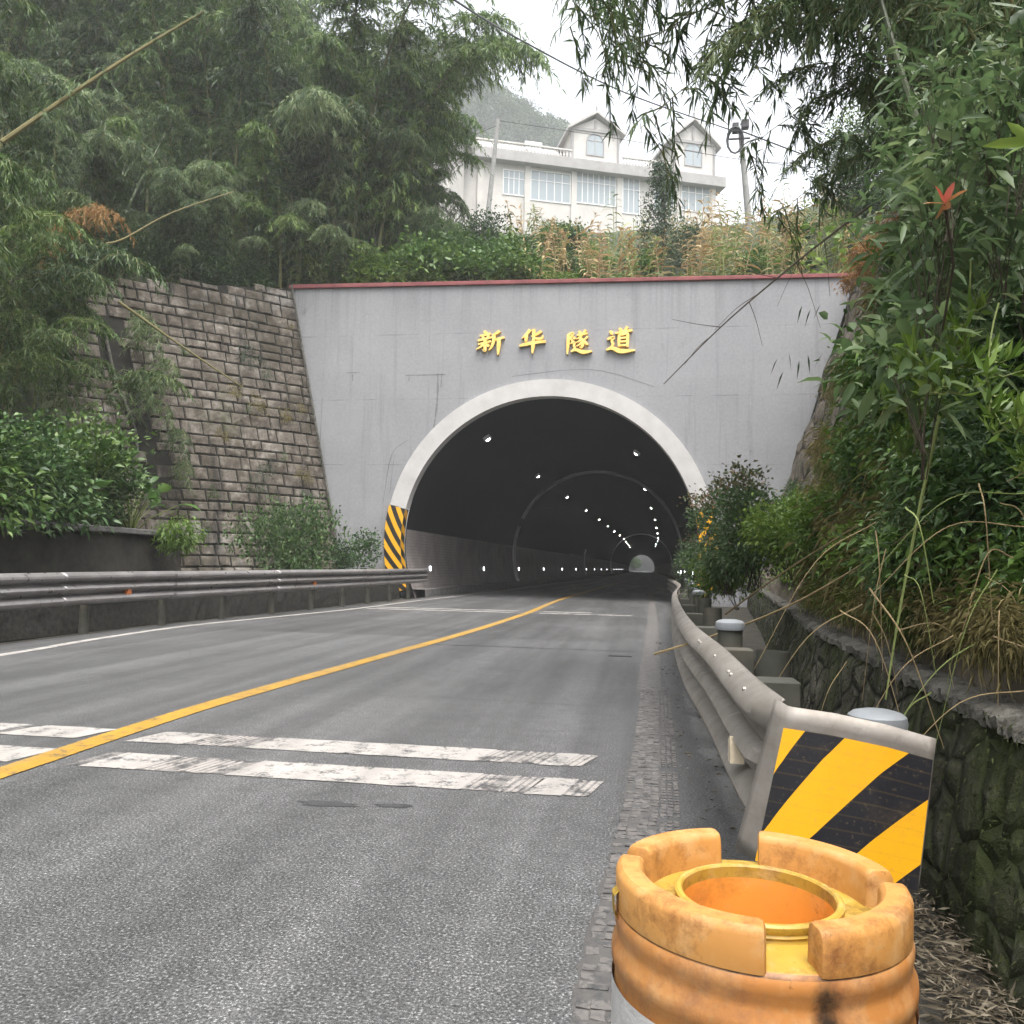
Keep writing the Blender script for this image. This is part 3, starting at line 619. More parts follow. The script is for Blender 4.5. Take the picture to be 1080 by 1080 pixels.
# ---- tunnel
tunnel = empty('tunnel', (-3.4, PY + 1, 0), 'long dark tunnel with pale lower walls and grey hoops, open at its far end', 'tunnel')
YS = [PY - .05 + .01] + [32 + 2 * k for k in range(20)] + [72 + 7 * k for k in range(43)] + [370]
def ring_grid(name, mat, r, a0, a1, ys, n, parent=tunnel, two=None):
    m = MB()
    for (p0, p1) in ([(a0, a1)] + ([two] if two else [])):
        b = len(m.v)
        for y in ys:
            cx = tax(y)
            for i in range(n + 1):
                th = p0 + (p1 - p0) * i / n; m.v.append((cx + r * math.cos(th), y, TZ + r * math.sin(th)))
        for j in range(len(ys) - 1):
            for i in range(n): q = b + j * (n + 1) + i; m.face((q, q + n + 1, q + n + 2, q + 1))
    return m.build(name, mat, parent, smooth=True)
tb = math.asin((-.1 - TZ) / TR); td = math.asin((2.55 - TZ) / TR)
YS[0] = PY + .39
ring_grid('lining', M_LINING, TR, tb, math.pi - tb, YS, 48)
Y2 = [PY + .40] + YS[1:]
ring_grid('wall_facing', M_DADO, TR - .03, tb, td, Y2, 8, two=(math.pi - td, math.pi - tb))
for sgn in (-1, 1):
    m = MB()
    for y in YS: cx = tax(y); m.add([(cx + sgn * 4.62, y, -.05), (cx + sgn * 4.62, y, .28), (cx + sgn * 5.3, y, .28)])
    for j in range(len(YS) - 1):
        for e in range(2): m.face((3 * j + e, 3 * j + e + 1, 3 * j + e + 4, 3 * j + e + 3))
    m.build('kerb_walkway', M_KERB, tunnel)
def hoop(y, a0, a1, w, n=60): return arc_block('reflective_hoop', M_BAND, TR - .16, TR - .02, a0, a1, y, y + w, n, tax(y), tunnel)
hoop(53, .02, 2.70, .5); hoop(53, 2.80, math.pi - tb - .05, .5, 20); hoop(147, tb + .1, math.pi - tb - .1, 1.4); hoop(98, math.pi - .25, math.pi - tb - .1, .5, 12)
m = MB()
for (p, q) in (((-14, 0), (-4.7, 0)),): pass
far = MB(); rows = []
for i in range(41):
    th = tb + (math.pi - 2 * tb) * i / 40; a = (.8 + TR * math.cos(th), TZ + TR * math.sin(th)); b = (.8 + 22 * math.cos(th), max(-.1, TZ + 11 * math.sin(th)) if 0 < i < 40 else -.1)
    rows.append(far.add([(a[0], 370.2, a[1]), (b[0], 370.2, b[1])]))
for i in range(40): far.face((rows[i], rows[i] + 1, rows[i + 1] + 1, rows[i + 1]))
far.build('far_headwall', M_KERB, tunnel)
# lamps and wall lights
E_LAMP = emat('lit_lamp', (1.0, .95, .86), 60.0); E_DEL = emat('lit_wall_light', (.95, .98, 1.0), 3.0)
def lamp(y, side):
    cx = tax(y); th = math.radians(56); r_ = TR - .12; p = Vector((cx + side * r_ * math.cos(th), y, TZ + r_ * math.sin(th)))
    e = empty('tunnel_lamp', p, 'lit tunnel lamp in the %s row along the dark vault' % ('left' if side < 0 else 'right'), 'lamp', 'lamps in the %s row on the tunnel vault' % ('left' if side < 0 else 'right'))
    a = side * (math.pi / 2 - th); mt = Matrix.Translation(p) @ Matrix.Rotation(a, 4, 'Y')
    s = .5 + .5 * min(1, 60 / y)
    b = MB(); b.box((-.15, -.20, -.02), (.15, .20, .12), 0, mt); b.build('lamp_housing', M_BAND, e)
    b = MB(); b.box((-.05 , -.07, -.035), (.05, .07, -.021), 0, mt); b.build('lamp_lens', E_LAMP, e)
for k in range(13): lamp(33.5 + 14 * k, -1)
for k in range(10): lamp(38 + 17 * k, 1)
for side, n, y0 in ((-1, 17, 33.5), (1, 5, 31.8)):
    for k in range(n):
        y = y0 + 10.4 * k * (1 + .012 * k); cx = tax(y); x = cx + side * (TR - .14); b = MB()
        b.box((x - .02, y - .035, 1.02), (x + .02, y + .035, 1.16), 0); b.box((x - .03, y - .045, .97), (x + .03, y + .045, 1.015), 0)
        o = b.build('wall_light', E_DEL); tag(o, 'small lit white marker low on the tunnel %s wall' % ('left' if side < 0 else 'right'), 'marker light', 'marker lights along the tunnel %s wall' % ('left' if side < 0 else 'right'))

# ---- stone wing wall on the left: coursed blocks standing proud of a dark joint bed
wing = empty('stone_retaining_wall', WA0, 'tall leaning retaining wall of coursed grey stone blocks left of the portal', 'retaining wall')
WU = (WA1 - WA0); WLEN = WU.length; WU.normalize(); WN = WD.cross(WU).normalized()
if WN.y > 0: WN = -WN
def wp(s, t, o=0.0): return WA0 + WD * s + WU * t + WN * o
def wtop(s): return WLEN - .17 * s - .1
m = MB(); m.grid(lambda u, v: wp(9.6 * u, wtop(9.6 * u) * v, -.02), 30, 30); m.build('joint_bed', M_MORT, wing)
def project(p):
    v = Vector(p) - CAMLOC; return 540 + F * v.dot(CR) / v.dot(CF), 540 - F * v.dot(CU) / v.dot(CF)
m = MB(); tints = []; t = 0.0; row = 0
while t < WLEN - .2:
    hgt = random.choice((.34, .38, .42, .46, .5)) * random.uniform(.94, 1.06); s = -random.uniform(0, .7)
    while s < 9.5:
        w = random.uniform(.30, .85); s0, s1 = max(s, .02), min(s + w, 9.55); dz = .06 * math.sin(s * .5)
        t1 = min(t + hgt, wtop(s0) + random.uniform(-.1, .06))
        mid = project(wp((s0 + s1) / 2, t + .2)); slot = 100 + (mid[1] - 340) * .30
        if s1 - s0 > .15 and t1 - t > .12 and not (abs(mid[0] - slot - 16) < 11 and 330 < mid[1] < 520) and random.random() > .003:
            g = random.uniform(.012, .03); o = random.uniform(.012, .05); tl = random.uniform(-.012, .02)
            f = [wp(s0 + g, t + g + dz, 0), wp(s1 - g, t + g + dz, 0), wp(s1 - g, t1 - g + dz, 0), wp(s0 + g, t1 - g + dz, 0)]
            e = .035; f2 = [wp(s0 + g + e, t + g + e + dz, o + tl), wp(s1 - g - e, t + g + e + dz, o), wp(s1 - g - e * 1.1, t1 - g - e + dz, o - tl), wp(s0 + g + e, t1 - g - e * .8 + dz, o)]
            mm = [(f2[i] + f2[(i + 1) % 4]) / 2 for i in range(4)]; cen = (f2[0] + f2[2]) / 2 + WN * random.uniform(.0, .035)
            b = m.add(f + f2 + [cen])
            for i in range(4): m.face((b + i, b + (i + 1) % 4, b + 4 + (i + 1) % 4, b + 4 + i)); m.face((b + 4 + i, b + 4 + (i + 1) % 4, b + 8))
            tints += [min(1, max(0, random.gauss(.45, .26)))] * 9
        s += w
    t += hgt; row += 1
o = m.build('stone_courses', M_STONE, wing); a_ = o.data.attributes.new('tint', 'FLOAT', 'POINT'); a_.data.foreach_set('value', tints)
m = MB(); m.tube([WA0 + (WA1 - WA0) * k / 6 + Vector((.02, -.12, .0)) + WN * .08 for k in range(7)], .045, 8); tag(m.build('drain_pipe', M_LEDGE), 'thin pale pipe down the seam between stone wall and portal', 'pipe')
m = MB(); m.tube(bez([onplane(x, y, wp(0, 0, .12), WN) for x, y in ((112, 355), (122, 400), (135, 432), (143, 455), (145, 478))], 14), .05, 7); tag(m.build('drain_hose', M_LEDGE), 'white hose hanging in the dark slot of the stone wall', 'hose')

# ---- low walls on the left
def wall_run(name, pts, prof, mat, label, cat, n=60, jit=.03, cap=None):
    """prof: list of (offset away from road, z) swept along pts (x, y)"""
    c = bez([(p[0], p[1], 0) for p in pts], n); m = MB(); k = len(prof)
    for i, p in enumerate(c):
        t = (c[min(i + 1, n)] - c[max(i - 1, 0)]).normalized(); nn = Vector((t.y, -t.x, 0))
        m.add([(p.x + nn.x * o_ + random.uniform(-jit, jit), p.y + nn.y * o_, z + random.uniform(-jit, jit)) for o_, z in prof])
    for i in range(n):
        for e in range(k - 1): m.face((k * i + e, k * i + e + 1, k * i + k + e + 1, k * i + k + e))
    m.face([e for e in reversed(range(k))]); m.face([k * n + e for e in range(k)])
    return tag(m.build(name, mat, smooth=False), label, cat)
wall_run('kerb_wall', [(-9.2, 3), (-9.2, 9), (-9.35, 14), (-9.15, 18), (-8.9, 22), (-8.75, 29.6)], [(.0, -.05), (-.03, .2), (-.05, .42), (-.08, .60), (-.30, .64), (-.6, .62), (-.65, .3), (-.65, -.05)], M_RUBD, 'low dark rubble kerb wall behind the left guardrail posts', 'kerb wall', 120, .02)
pe = onx(192, 600, -10.4); pz = onx(192, 566, -10.4).z
planter = empty('planter_wall', (-10.5, 12, 0), 'dark stained concrete planter wall under the leafy bushes', 'planter wall')
m = MB(); m.grid(lambda u, v: (-10.4 - .06 * v + .015 * fbm(u * 30, v * 3), 2 + (pe.y - 2) * u, pz * v), 40, 6); m.grid(lambda u, v: (-10.4 - .06 - 2.6 * u, pe.y + .0, pz * v), 6, 3); m.build('wall_face', M_PLANT, planter)
m = MB(); m.box((-10.62, 2, pz - .02), (-10.36, pe.y + .04, pz + .10), 0); m.build('wall_cap', M_KERB, planter, bevel=.02)
m = MB(); m.grid(lambda u, v: (-10.6 - 2.6 * u, 2 + (pe.y - 2.02) * v, pz - .12 + .5 * u), 8, 30); m.build('soil', M_SOIL, planter)

# ---- right-hand ditch wall, ledge and upper wall
RW = [(1.02, -1.5), (1.06, 1), (1.08, 2.6), (1.10, 3.4), (1.2, 5), (1.4, 8), (1.85, 12), (2.7, 20), (3.7, 29.9)]
wall_run('ditch_wall', RW, [(.0, -.08), (.03, .12), (.06, .28), (.10, .44), (.14, .58), (.17, .68), (.3, .71), (.36, .5), (.36, -.05)], M_RUB, 'mossy rubble ditch wall behind the right guardrail', 'retaining wall', 130, .022)
wall_run('chipped_ledge', RW, [(.15, .66), (.16, .70), (.22, .725), (.33, .72), (.36, .66)], M_LEDGE, 'pale chipped stone ledge on top of the ditch wall', 'ledge', 260, .013)
wall_run('muddy_upper_wall', [(x + .34, y) for x, y in RW], [(.0, .66), (.03, .8), (.06, .92), (.09, 1.02), (.2, 1.10), (.5, 1.14), (.55, .6)], M_MUDW, 'brown muddy concrete wall above the pale ledge', 'retaining wall', 110, .02)
# ================================================================== GUARDRAILS
PROF = [(.0, 0), (.018, -.006), (.05, -.022), (.082, -.052), (.088, -.08), (.07, -.112), (.025, -.14), (.01, -.165), (.02, -.192), (.07, -.215), (.088, -.25), (.07, -.285), (.02, -.31), (.01, -.338), (.025, -.362), (.07, -.39), (.088, -.425), (.08, -.455), (.04, -.49), (.0, -.506)]
def beam(name, pts, side, mat, parent, n=160, depth=1.0, a=0.0, b=1.0):
    c = bez(pts, 400); m = MB()
    def fn(u, v):
        t = a + (b - a) * u; i = t * 400; k = min(int(i), 399); p = c[k].lerp(c[k + 1], i - k)
        tg = (c[min(k + 2, 400)] - c[max(k - 1, 0)]).normalized(); nn = Vector((tg.y, -tg.x, 0)).normalized() * side
        j = v * (len(PROF) - 1); q = min(int(j), len(PROF) - 2); w = j - q
        o_ = PROF[q][0] + (PROF[q + 1][0] - PROF[q][0]) * w; z = PROF[q][1] + (PROF[q + 1][1] - PROF[q][1]) * w
        return p + nn * (o_ * depth * (min(1.0, .42 + t * 9) if side < 0 else 1.0)) + Vector((0, 0, z))
    m.grid(fn, n, len(PROF) - 1, 0, True); o = m.build(name, mat, parent, smooth=True)
    md = o.modifiers.new('sheet', 'SOLIDIFY'); md.thickness = .006; md.offset = 0
    return o
lp = [onx(x, y, X) for x, y, X in ((0, 605, -8.55), (100, 603.5, -8.62), (200, 602.3, -8.5), (300, 601.2, -8.25), (380, 600.5, -8.0), (449, 599.5, -7.85))]
lp = [lp[0] + (lp[0] - lp[1]) * 2.2 + Vector((.1, 0, 0))] + lp
gl = empty('guardrail', (lp[1].x, lp[1].y, 0), 'straight weathered grey guardrail with three ridges along the left edge of the road', 'guardrail')
cuts = [0, .27, .47, .66, .84, 1.0]
cl = bez(lp, 400)
for i in range(5):
    o = beam('beam', [p + Vector((.008 * (i % 2), 0, .004 * (i % 2))) for p in lp], 1, M_RAILL, gl, 30, 1.35, max(0, cuts[i] - .012), cuts[i + 1])
def pipe_post(parent, x, y, ztop, r_, mat, cap=True, zb=-.1):
    m = MB(); m.lathe([(r_, zb), (r_, ztop)], 20, 0, c=(x, y, 0)); m.face([m.add([(x + r_ * .9 * math.cos(6.2832 * k / 20), y + r_ * .9 * math.sin(6.2832 * k / 20), ztop - .03)]) for k in range(20)])
    o = m.build('post', mat, parent, smooth=False)
    for p in o.data.polygons: p.use_smooth = len(p.vertices) == 4
    if cap:
        m = MB(); R_ = r_ + .012
        rows = m.lathe([(R_, ztop - .045), (R_ + .004, ztop - .02), (R_, ztop + .004), (R_ - .015, ztop + .016), (R_ * .5, ztop + .024), (.002, ztop + .026)], 24, 0, c=(x, y, 0)); m.build('post_cap', M_CAP, o, smooth=True)
    return o
tt = .03; L = sum((cl[i + 1] - cl[i]).length for i in range(400)); acc = 0; nxt = .6; prev = cl[0]; k = 0
for i in range(1, 401):
    acc += (cl[i] - cl[i - 1]).length
    if acc >= nxt:
        p = cl[i]; pipe_post(gl, p.x - .14, p.y, p.z - .12, .07, M_POST, False)
        m = MB(); m.box((p.x - .10, p.y - .09, p.z - .42), (p.x + .012, p.y + .09, p.z - .1)); m.build('spacer_block', M_POST, gl)
        nxt += 2.0
for (x, y) in ((132, 626), (330, 616), (50, 631)):
    q = min(cl, key=lambda p: abs(project(p)[0] - x)); z = q.z - .32
    if x == 50: continue
    m = MB(); m.prism([(-.06, -.06), (.06, -.06), (.04, .07), (-.04, .07)], lambda a, b: (q.x + .095, q.y + a, z + b), lambda a, b: (q.x + .03, q.y + a, z + b)); m.build('reflector', M_REFL, gl)

rp = [onz(x, y, z) for x, y, z in ((828, 738, .76), (799, 716, .765), (763, 683, .77), (732, 658, .775), (718, 638, .78), (714, 624, .78))] + [Vector((1.10, 23, .80)), Vector((1.25, 30.2, .82)), Vector((1.22, 36, .84))]
gr = empty('guardrail', (rp[2].x, rp[2].y, 0), 'curved muddy grey guardrail on the right ending in a yellow and black striped plate', 'guardrail')
cr = bez(rp, 400)
for a, b in ((0, .17), (.165, .30), (.295, .48), (.475, .74), (.735, 1)): beam('beam', [p + Vector((0, 0, 0)) for p in rp], -1, M_RAILR, gr, 40, 1.05, a, b)
# end plate: a bent sheet that turns across the end of the beams
def plate(u, v):                                      # u from the rail end to the free end, v downwards
    top = [(819, 737, 2.74), (832, 745, 2.66), (880, 752, 2.60), (935, 764, 2.55), (987, 779, 2.52)]; bot = [(776, 895, 2.72), (797, 908, 2.64), (850, 920, 2.575), (915, 931, 2.53), (968, 942, 2.50)]
    us = [0, .12, .42, .74, 1.0]
    f = lambda L_: at(*[lerp(us, [q[i] for q in L_], u) for i in range(3)])
    return f(top).lerp(f(bot), v)
ep = MB(); ep.grid(plate, 28, 10); o = ep.build('end_plate', M_RAILR, gr, smooth=True); md = o.modifiers.new('sheet', 'SOLIDIFY'); md.thickness = .006
M_HZP = hazard('striped_end_sheet', 1.0, 1.0, (.90, .44, .012), phase=0, grime=.18)
def end_sheet_mat():
    k = MT('striped_end_sheet_paint', rough=.4); u, v, _ = k.xyz(k.uv)
    t = k.math('ADD', k.math('MULTIPLY', k.math('POWER', u, .8), 1.6), v)
    c = k.ramp(t, [(0, 1), (.1, 1)])
    y_, b_ = (.90, .43, .010), (.014, .014, .018); n = k.t.nodes.new('ShaderNodeValToRGB'); n.color_ramp.interpolation = 'CONSTANT'; e = n.color_ramp.elements
    while len(e) < 6: e.new(.5)
    for i, (p, c_) in enumerate(((0, y_), (.155, b_), (.40, y_), (.74, b_), (.94, y_), (.999, b_))): e[i].position = p; e[i].color = (*c_, 1)
    s2 = k.math('MULTIPLY', t, 1 / 2.6); 
    for i, p in enumerate((0, .135, .315, .54, .73, .915)): e[i].position = p
    k.L(s2, n.inputs[0]); c = n.outputs[0]
    c = k.mix(k.math('MULTIPLY', k.ramp(k.noise(6, 6, .75), [(.55, 0), (.78, 1)]), .25), c, (.16, .12, .07))
    c = k.mix(k.math('MULTIPLY', k.ramp(k.noise(80, 2, .6), [(.60, 0), (.72, 1)]), .2), c, (.3, .22, .12))
    w = k.math('LESS_THAN', k.math('PINGPONG', v, .055), .006); c = k.mix(k.math('MULTIPLY', w, .10), c, (.3, .2, .05))
    k.base(c); return k.m
sh = MB()
def sheetf(u, v):
    p = plate(.125 + .865 * u, .135 + .855 * v); a = plate(.125 + .865 * u + .01, .5); b = plate(.125 + .865 * u - .01, .5)
    t = (a - b).normalized(); n = t.cross(Vector((0, 0, 1))).normalized()
    if n.y > 0: n = -n
    return p + n * .014
sh.grid(sheetf, 28, 10); pl = [c for c in gr.children if c.name.startswith('end_plate')][0]; sh.build('hazard_sheet', end_sheet_mat(), pl, smooth=True)
for t_ in (.172, .302, .482, .11, .235):                     # splice bolts
    i_ = int(t_ * 400); q = cr[i_]; tg = (cr[i_ + 1] - cr[i_ - 1]).normalized(); nn = Vector((-tg.y, tg.x, 0))
    for dz_, off in ((-.03, .062), (-.155, .012), (-.33, .012), (-.48, .058)):
        for s_ in ((-.05, .05) if t_ not in (.11, .235) else (0,)):
            m = MB(); c0 = q + tg * s_ + nn * (off * 1.05 - .004) + Vector((0, 0, dz_)); m.tube([c0, c0 + nn * .010, c0 + nn * .014], [.012, .011, .005], 8); m.build('bolt', M_RAILR, gr)
# pipe posts behind the beam and spacer blocks
for (px_, py_, d, cap) in ((925, 756, 2.86, True), (815, 687, 4.15, False), (770, 657, 5.6, True), (752, 641, 7.9, False), (743, 631, 9.9, False), (737, 624, 12.2, True), (733, 619, 14.5, True), (730, 616, 17, True), (727, 613, 20, True), (725, 611, 24, True)):
    p = at(px_, py_, d); pipe_post(gr, p.x, p.y, p.z, .083, M_POST, cap)
for i, Y in enumerate((3.75, 5.1, 6.9, 8.9, 11, 13.4, 16, 19)):
    q = min(cr, key=lambda p: abs(p.y - Y)); m = MB(); m.box((q.x + .03, q.y - .085, q.z - .30), (q.x + .20, q.y + .085, q.z + (-.03))); m.build('spacer_block', M_POST, gr, bevel=.006)
    if i > 0: pipe_post(gr, q.x + .115, q.y + .09, q.z - .31, .06, M_POST, False)
q = min(cr, key=lambda p: abs(p.y - 3.55)); m = MB()
m.prism([(-.05, -.045), (.05, -.055), (.045, .035), (-.02, .06)], lambda a, b: (q.x - .105, q.y + a, q.z - .30 + b), lambda a, b: (q.x - .05, q.y + a, q.z - .30 + b)); m.build('reflector', M_CREAMR, gr)

# ================================================================== CRASH BARREL
BZ = .745; bc = onz(799, 943, BZ - .035); BR = .2135
bar = empty('crash_barrel', (bc.x, bc.y, 0), 'faded orange plastic crash barrel with a notched rim and open filler hole', 'crash barrel')
bar.rotation_euler = (0, 0, 0)
cc = (bc.x, bc.y, 0); m = MB()
m.lathe([(BR * .99, 0.0), (BR * 1.02, .02), (BR * 1.02, .56), (BR * 1.005, .58), (BR * 1.005, .600), (BR * 1.028, .610), (BR * 1.031, .620), (BR * 1.026, .630), (BR * .995, .643), (BR * .993, .652), (BR * 1.008, .664), (BR * 1.010, .674), (BR * .997, .684), (BR * .98, .688), (BR * .965, .690)], 96, 0, c=cc)
m.build('barrel_body', M_BAR, bar, smooth=True)
NR = BR * .555
m = MB(); m.lathe([(BR * .965, .690), (BR * .9, .692), (NR + .02, .688), (NR + .004, .689), (NR + .002, .694), (NR + .005, .697), (NR + .0025, .700), (NR + .0055, .706), (NR + .0055, .711), (NR + .002, .714), (NR - .0035, .714), (NR - .006, .711), (NR - .0062, .694)], 96, 0, c=cc); m.build('filler_neck', M_BARIN, bar, smooth=True)
m = MB(); m.lathe([(NR - .0062, .694), (NR - .006, .66), (NR - .001, .62), (NR + .004, .57), (NR - .004, .545), (NR * .7, .535), (.002, .53)], 64, 0, c=cc); m.build('inner_wall', M_BARDK, bar, smooth=True)
view = math.atan2(-bc.y, -bc.x)                       # bearing from the barrel to the camera
def rim_block(a0, a1):
    m = MB(); n = 28; ro, ri = BR * 1.0, BR * .80; z0, z1 = .687, BZ; rows = []
    sec = [(ro, z0), (ro + .001, z1 - .012), (ro - .003, z1 - .004), (ro - .008, z1), (ri + .008, z1), (ri + .003, z1 - .004), (ri, z1 - .012), (ri - .003, z0)]
    ang = [a0 + .001, a0 + .015, a0 + .045] + [a0 + .045 + (a1 - a0 - .09) * i / n for i in range(1, n)] + [a1 - .045, a1 - .015, a1 - .001]
    for i, a in enumerate(ang):
        e = min(i, len(ang) - 1 - i); sh_ = (.006, .0015, 0)[e] if e < 3 else 0
        rows.append(m.add([(cc[0] + (r_ + (sh_ if r_ < BR * .9 else -sh_)) * math.cos(a), cc[1] + (r_ + (sh_ if r_ < BR * .9 else -sh_)) * math.sin(a), z - (sh_ if z > .7 else 0)) for r_, z in sec]))
    k = len(sec)
    for i in range(len(rows) - 1):
        for e in range(k - 1): m.face((rows[i] + e, rows[i + 1] + e, rows[i + 1] + e + 1, rows[i] + e + 1))
    m.face([rows[0] + e for e in range(k)]); m.face([rows[-1] + e for e in reversed(range(k))])
    return m.build('rim_block', M_BARTOP, bar, smooth=True)
gaps = [(R(12), R(9)), (R(103), R(6)), (R(190), R(10)), (R(262), R(5))]
for i in range(4):
    g0, g1 = gaps[i], gaps[(i + 1) % 4]; a1 = g1[0] + (2 * math.pi if i == 3 else 0) - g1[1]; rim_block(view + g0[0] + g0[1], view + a1)
m = MB(); m.lathe([(BR * 1.026, .18), (BR * 1.027, .585)], 60, 0, view - R(175), view + R(150), c=cc); m.build('reflective_sheet', M_SHEET, bar, smooth=True)
m = MB(); a = view - R(72); m.lathe([(BR * 1.0, .676), (BR * 1.03, .682), (BR * 1.035, .71), (BR * .99, .72)], 4, 0, a - .06, a + .06, c=cc); m.build('side_lug', M_BARIN, bar, smooth=True)

# ================================================================== HOUSE ON THE HILL
HA = ony(486, 190, 95); HD = Vector((.934, .358, 0)).normalized(); HN = Vector((.358, -.934, 0)).normalized()   # facade direction, outward normal
HP = Vector((HA.x, HA.y, 0))
def hz(x, y): p = onplane(x, y, HP, HN); return (p - HP).dot(HD), p.z
def hp(u, z, o=0.0): q = HP + HD * u + HN * o; return (q.x, q.y, z)
house = empty('hill_house', (HP.x, HP.y, 28), 'cream two-storey house with two gabled towers standing in mist on the hill', 'house')
def hbox(name, u0, u1, z0, z1, o0, o1, mat, parent=house, bev=0):
    m = MB(); m.prism([(u0, z0), (u1, z0), (u1, z1), (u0, z1)], lambda a, b: hp(a, b, o0), lambda a, b: hp(a, b, o1)); return m.build(name, mat, parent, bevel=bev)
uL = hz(486, 200)[0] - 9; uR = hz(755, 205)[0]; zs0 = hz(606, 182)[1]; zs1 = hz(606, 171)[1]; zg = zs0 - 9
hbox('wall', uL, uR, zg, zs0, -9, 0, M_HOUSE)
slope = 0
hbox('floor_slab', uL - .3, uR + .9, zs0, zs1, -9.6, 1.1, M_HTRIM, bev=.04)
def hwin(u0, u1, z0, z1, nx, ny, o=0.0, arch=False):
    fr = MB(); pl = [(u0, z0), (u1, z0)] + ([(u1, z1), (u0, z1)] if not arch else [(u1, z1 - (u1 - u0) / 2)] + [((u0 + u1) / 2 + (u1 - u0) / 2 * math.cos(a * math.pi / 10), z1 - (u1 - u0) / 2 + (u1 - u0) / 2 * math.sin(a * math.pi / 10)) for a in range(1, 10)] + [(u0, z1 - (u1 - u0) / 2)])
    t = .12; cu, cz = (u0 + u1) / 2, (z0 + z1) / 2
    ou = [((p[0] - cu) * (1 + 2 * t / (u1 - u0)) + cu, (p[1] - cz) * (1 + 2 * t / (z1 - z0)) + cz) for p in pl]; n = len(pl)
    for (A, B) in ((ou, pl),):
        a = fr.add([hp(*p, o + .10) for p in A]); b = fr.add([hp(*p, o + .10) for p in B]); c_ = fr.add([hp(*p, o - .02) for p in A]); d = fr.add([hp(*p, o - .1) for p in B])
        for i in range(n):
            j = (i + 1) % n; fr.face((a + i, a + j, b + j, b + i)); fr.face((c_ + i, c_ + j, a + j, a + i)); fr.face((b + i, b + j, d + j, d + i))
    for i in range(1, nx): u = u0 + (u1 - u0) * i / nx; fr.prism([(u - .05, z0), (u + .05, z0), (u + .05, z1 - .05), (u - .05, z1 - .05)], lambda p, q: hp(p, q, o + .055), lambda p, q: hp(p, q, o + .02))
    for i in range(1, ny): z = z0 + (z1 - z0) * (.68 if ny == 2 else i / ny); fr.prism([(u0, z - .045), (u1, z - .045), (u1, z + .045), (u0, z + .045)], lambda p, q: hp(p, q, o + .06), lambda p, q: hp(p, q, o + .02))
    w = fr.build('window', M_HFRAME if not arch else M_HTRIM, house)
    pn = MB(); pn.face([pn.add([hp(*p, o + .015)]) for p in pl]); pn.build('pane', M_GLASS, w)
def rect(x0, y0, x1, y1):
    a, b = hz(x0, y1), hz(x1, y0); return a[0], b[0], a[1], b[1]
for (x0, y0, x1, y1, nx) in ((531, 179, 553, 200, 4), (560, 182, 601, 206, 5), (608, 183, 649, 209, 7), (657, 187, 674, 220, 3), (719, 194, 748, 217, 4), (690, 192, 710, 218, 3)):
    u0, u1, z0, z1 = rect(x0, y0, x1, y1); hwin(u0, u1, z0 - .5, z1 - .35, nx, 2)
for x in (506, 556, 605, 653, 714, 751):
    u = hz(x, 200)[0]; hbox('pilaster', u - .35, u + .35, zg, zs0 - .003, -.05, .28, M_HOUSE)
# towers: box, gable, roof, arched window
def tower(xl, xr, xa, ya, ye, wx, wy0, wy1, dep):
    uc = hz(xa, ya)[0]; u0, u1 = hz(xl, 150)[0], hz(xr, 150)[0]; za = hz(xa, ya)[1]; ze = hz((xl + xr) / 2, ye)[1]
    m = MB(); m.prism([(u0, zs1 + .003), (u1, zs1 + .003), (u1, ze), ((u0 + u1) / 2, za - .4), (u0, ze)], lambda a, b: hp(a, b, -dep), lambda a, b: hp(a, b, .05)); m.build('tower_wall', M_HOUSE, house)
    ov = .75; uc = (u0 + u1) / 2; k = (za - ze) / (u1 - uc); m = MB()
    prof = [(u0 - ov, ze - k * ov), (uc, za), (u1 + ov, ze - k * ov), (u1 + ov, ze - k * ov + .3), (uc, za + .34), (u0 - ov, ze - k * ov + .3)]
    m.prism(prof, lambda a, b: hp(a, b, -dep - .4), lambda a, b: hp(a, b, .75)); m.build('gable_roof', M_HROOF, house)
    hbox('gable_band', u0 + .02, u1 - .02, ze - .25, ze + .1, .05, .22, M_HTRIM); hbox('gable_post', uc - .14, uc + .14, ze + .1, za - .75, .05, .2, M_HTRIM)
    hbox('finial', uc - .1, uc + .1, za + .3, za + 1.0, .3, .5, M_HTRIM)
    for e in (u0, u1): hbox('corner_trim', e - .16, e + .16, zs1 + .004, ze - .26, -.1, .16, M_HTRIM)
    w = hz(wx + 8.5, 150)[0] - hz(wx - 8.5, 150)[0]; ux = hz(wx, 155)[0]; hwin(ux - w / 2, ux + w / 2, hz(wx, wy1)[1], hz(wx, wy0)[1], 2, 2, .05, True)
tower(603.5, 652, 628, 122, 138, 627.5, 142, 164, 6.5)
tower(708, 753, 732, 129, 150, 731, 152, 175, 7.0)
# balustrades on the terraces
def balus(x0, x1, h=1.25):
    u0, u1 = hz(x0, 165)[0], hz(x1, 165)[0]; b = hbox('balustrade', u0, u1, zs1 + h - .18, zs1 + h, .35, .65, M_HOUSE); hbox('bottom_rail', u0, u1, zs1 + .002, zs1 + .2, .38, .62, M_HOUSE, b)
    m = MB(); n = int((u1 - u0) / .42)
    for i in range(n + 1):
        u = u0 + (u1 - u0) * (i + .5) / (n + 1); c_ = hp(u, zs1 + .2, .5); m.lathe([(.07, 0), (.13, .22), (.06, .55), (.09, h - .38)], 8, 0, c=c_)
    o = m.build('baluster', M_HOUSE, b); o['kind'] = 'stuff'
balus(470, 602); balus(655, 706)
u0, u1 = hz(655, 165)[0], hz(706, 165)[0]; hbox('parapet', u0 + 1, u1 - 1, zs1 + 1.25, zs1 + 2.0, -4.4, -4.0, M_HOUSE)
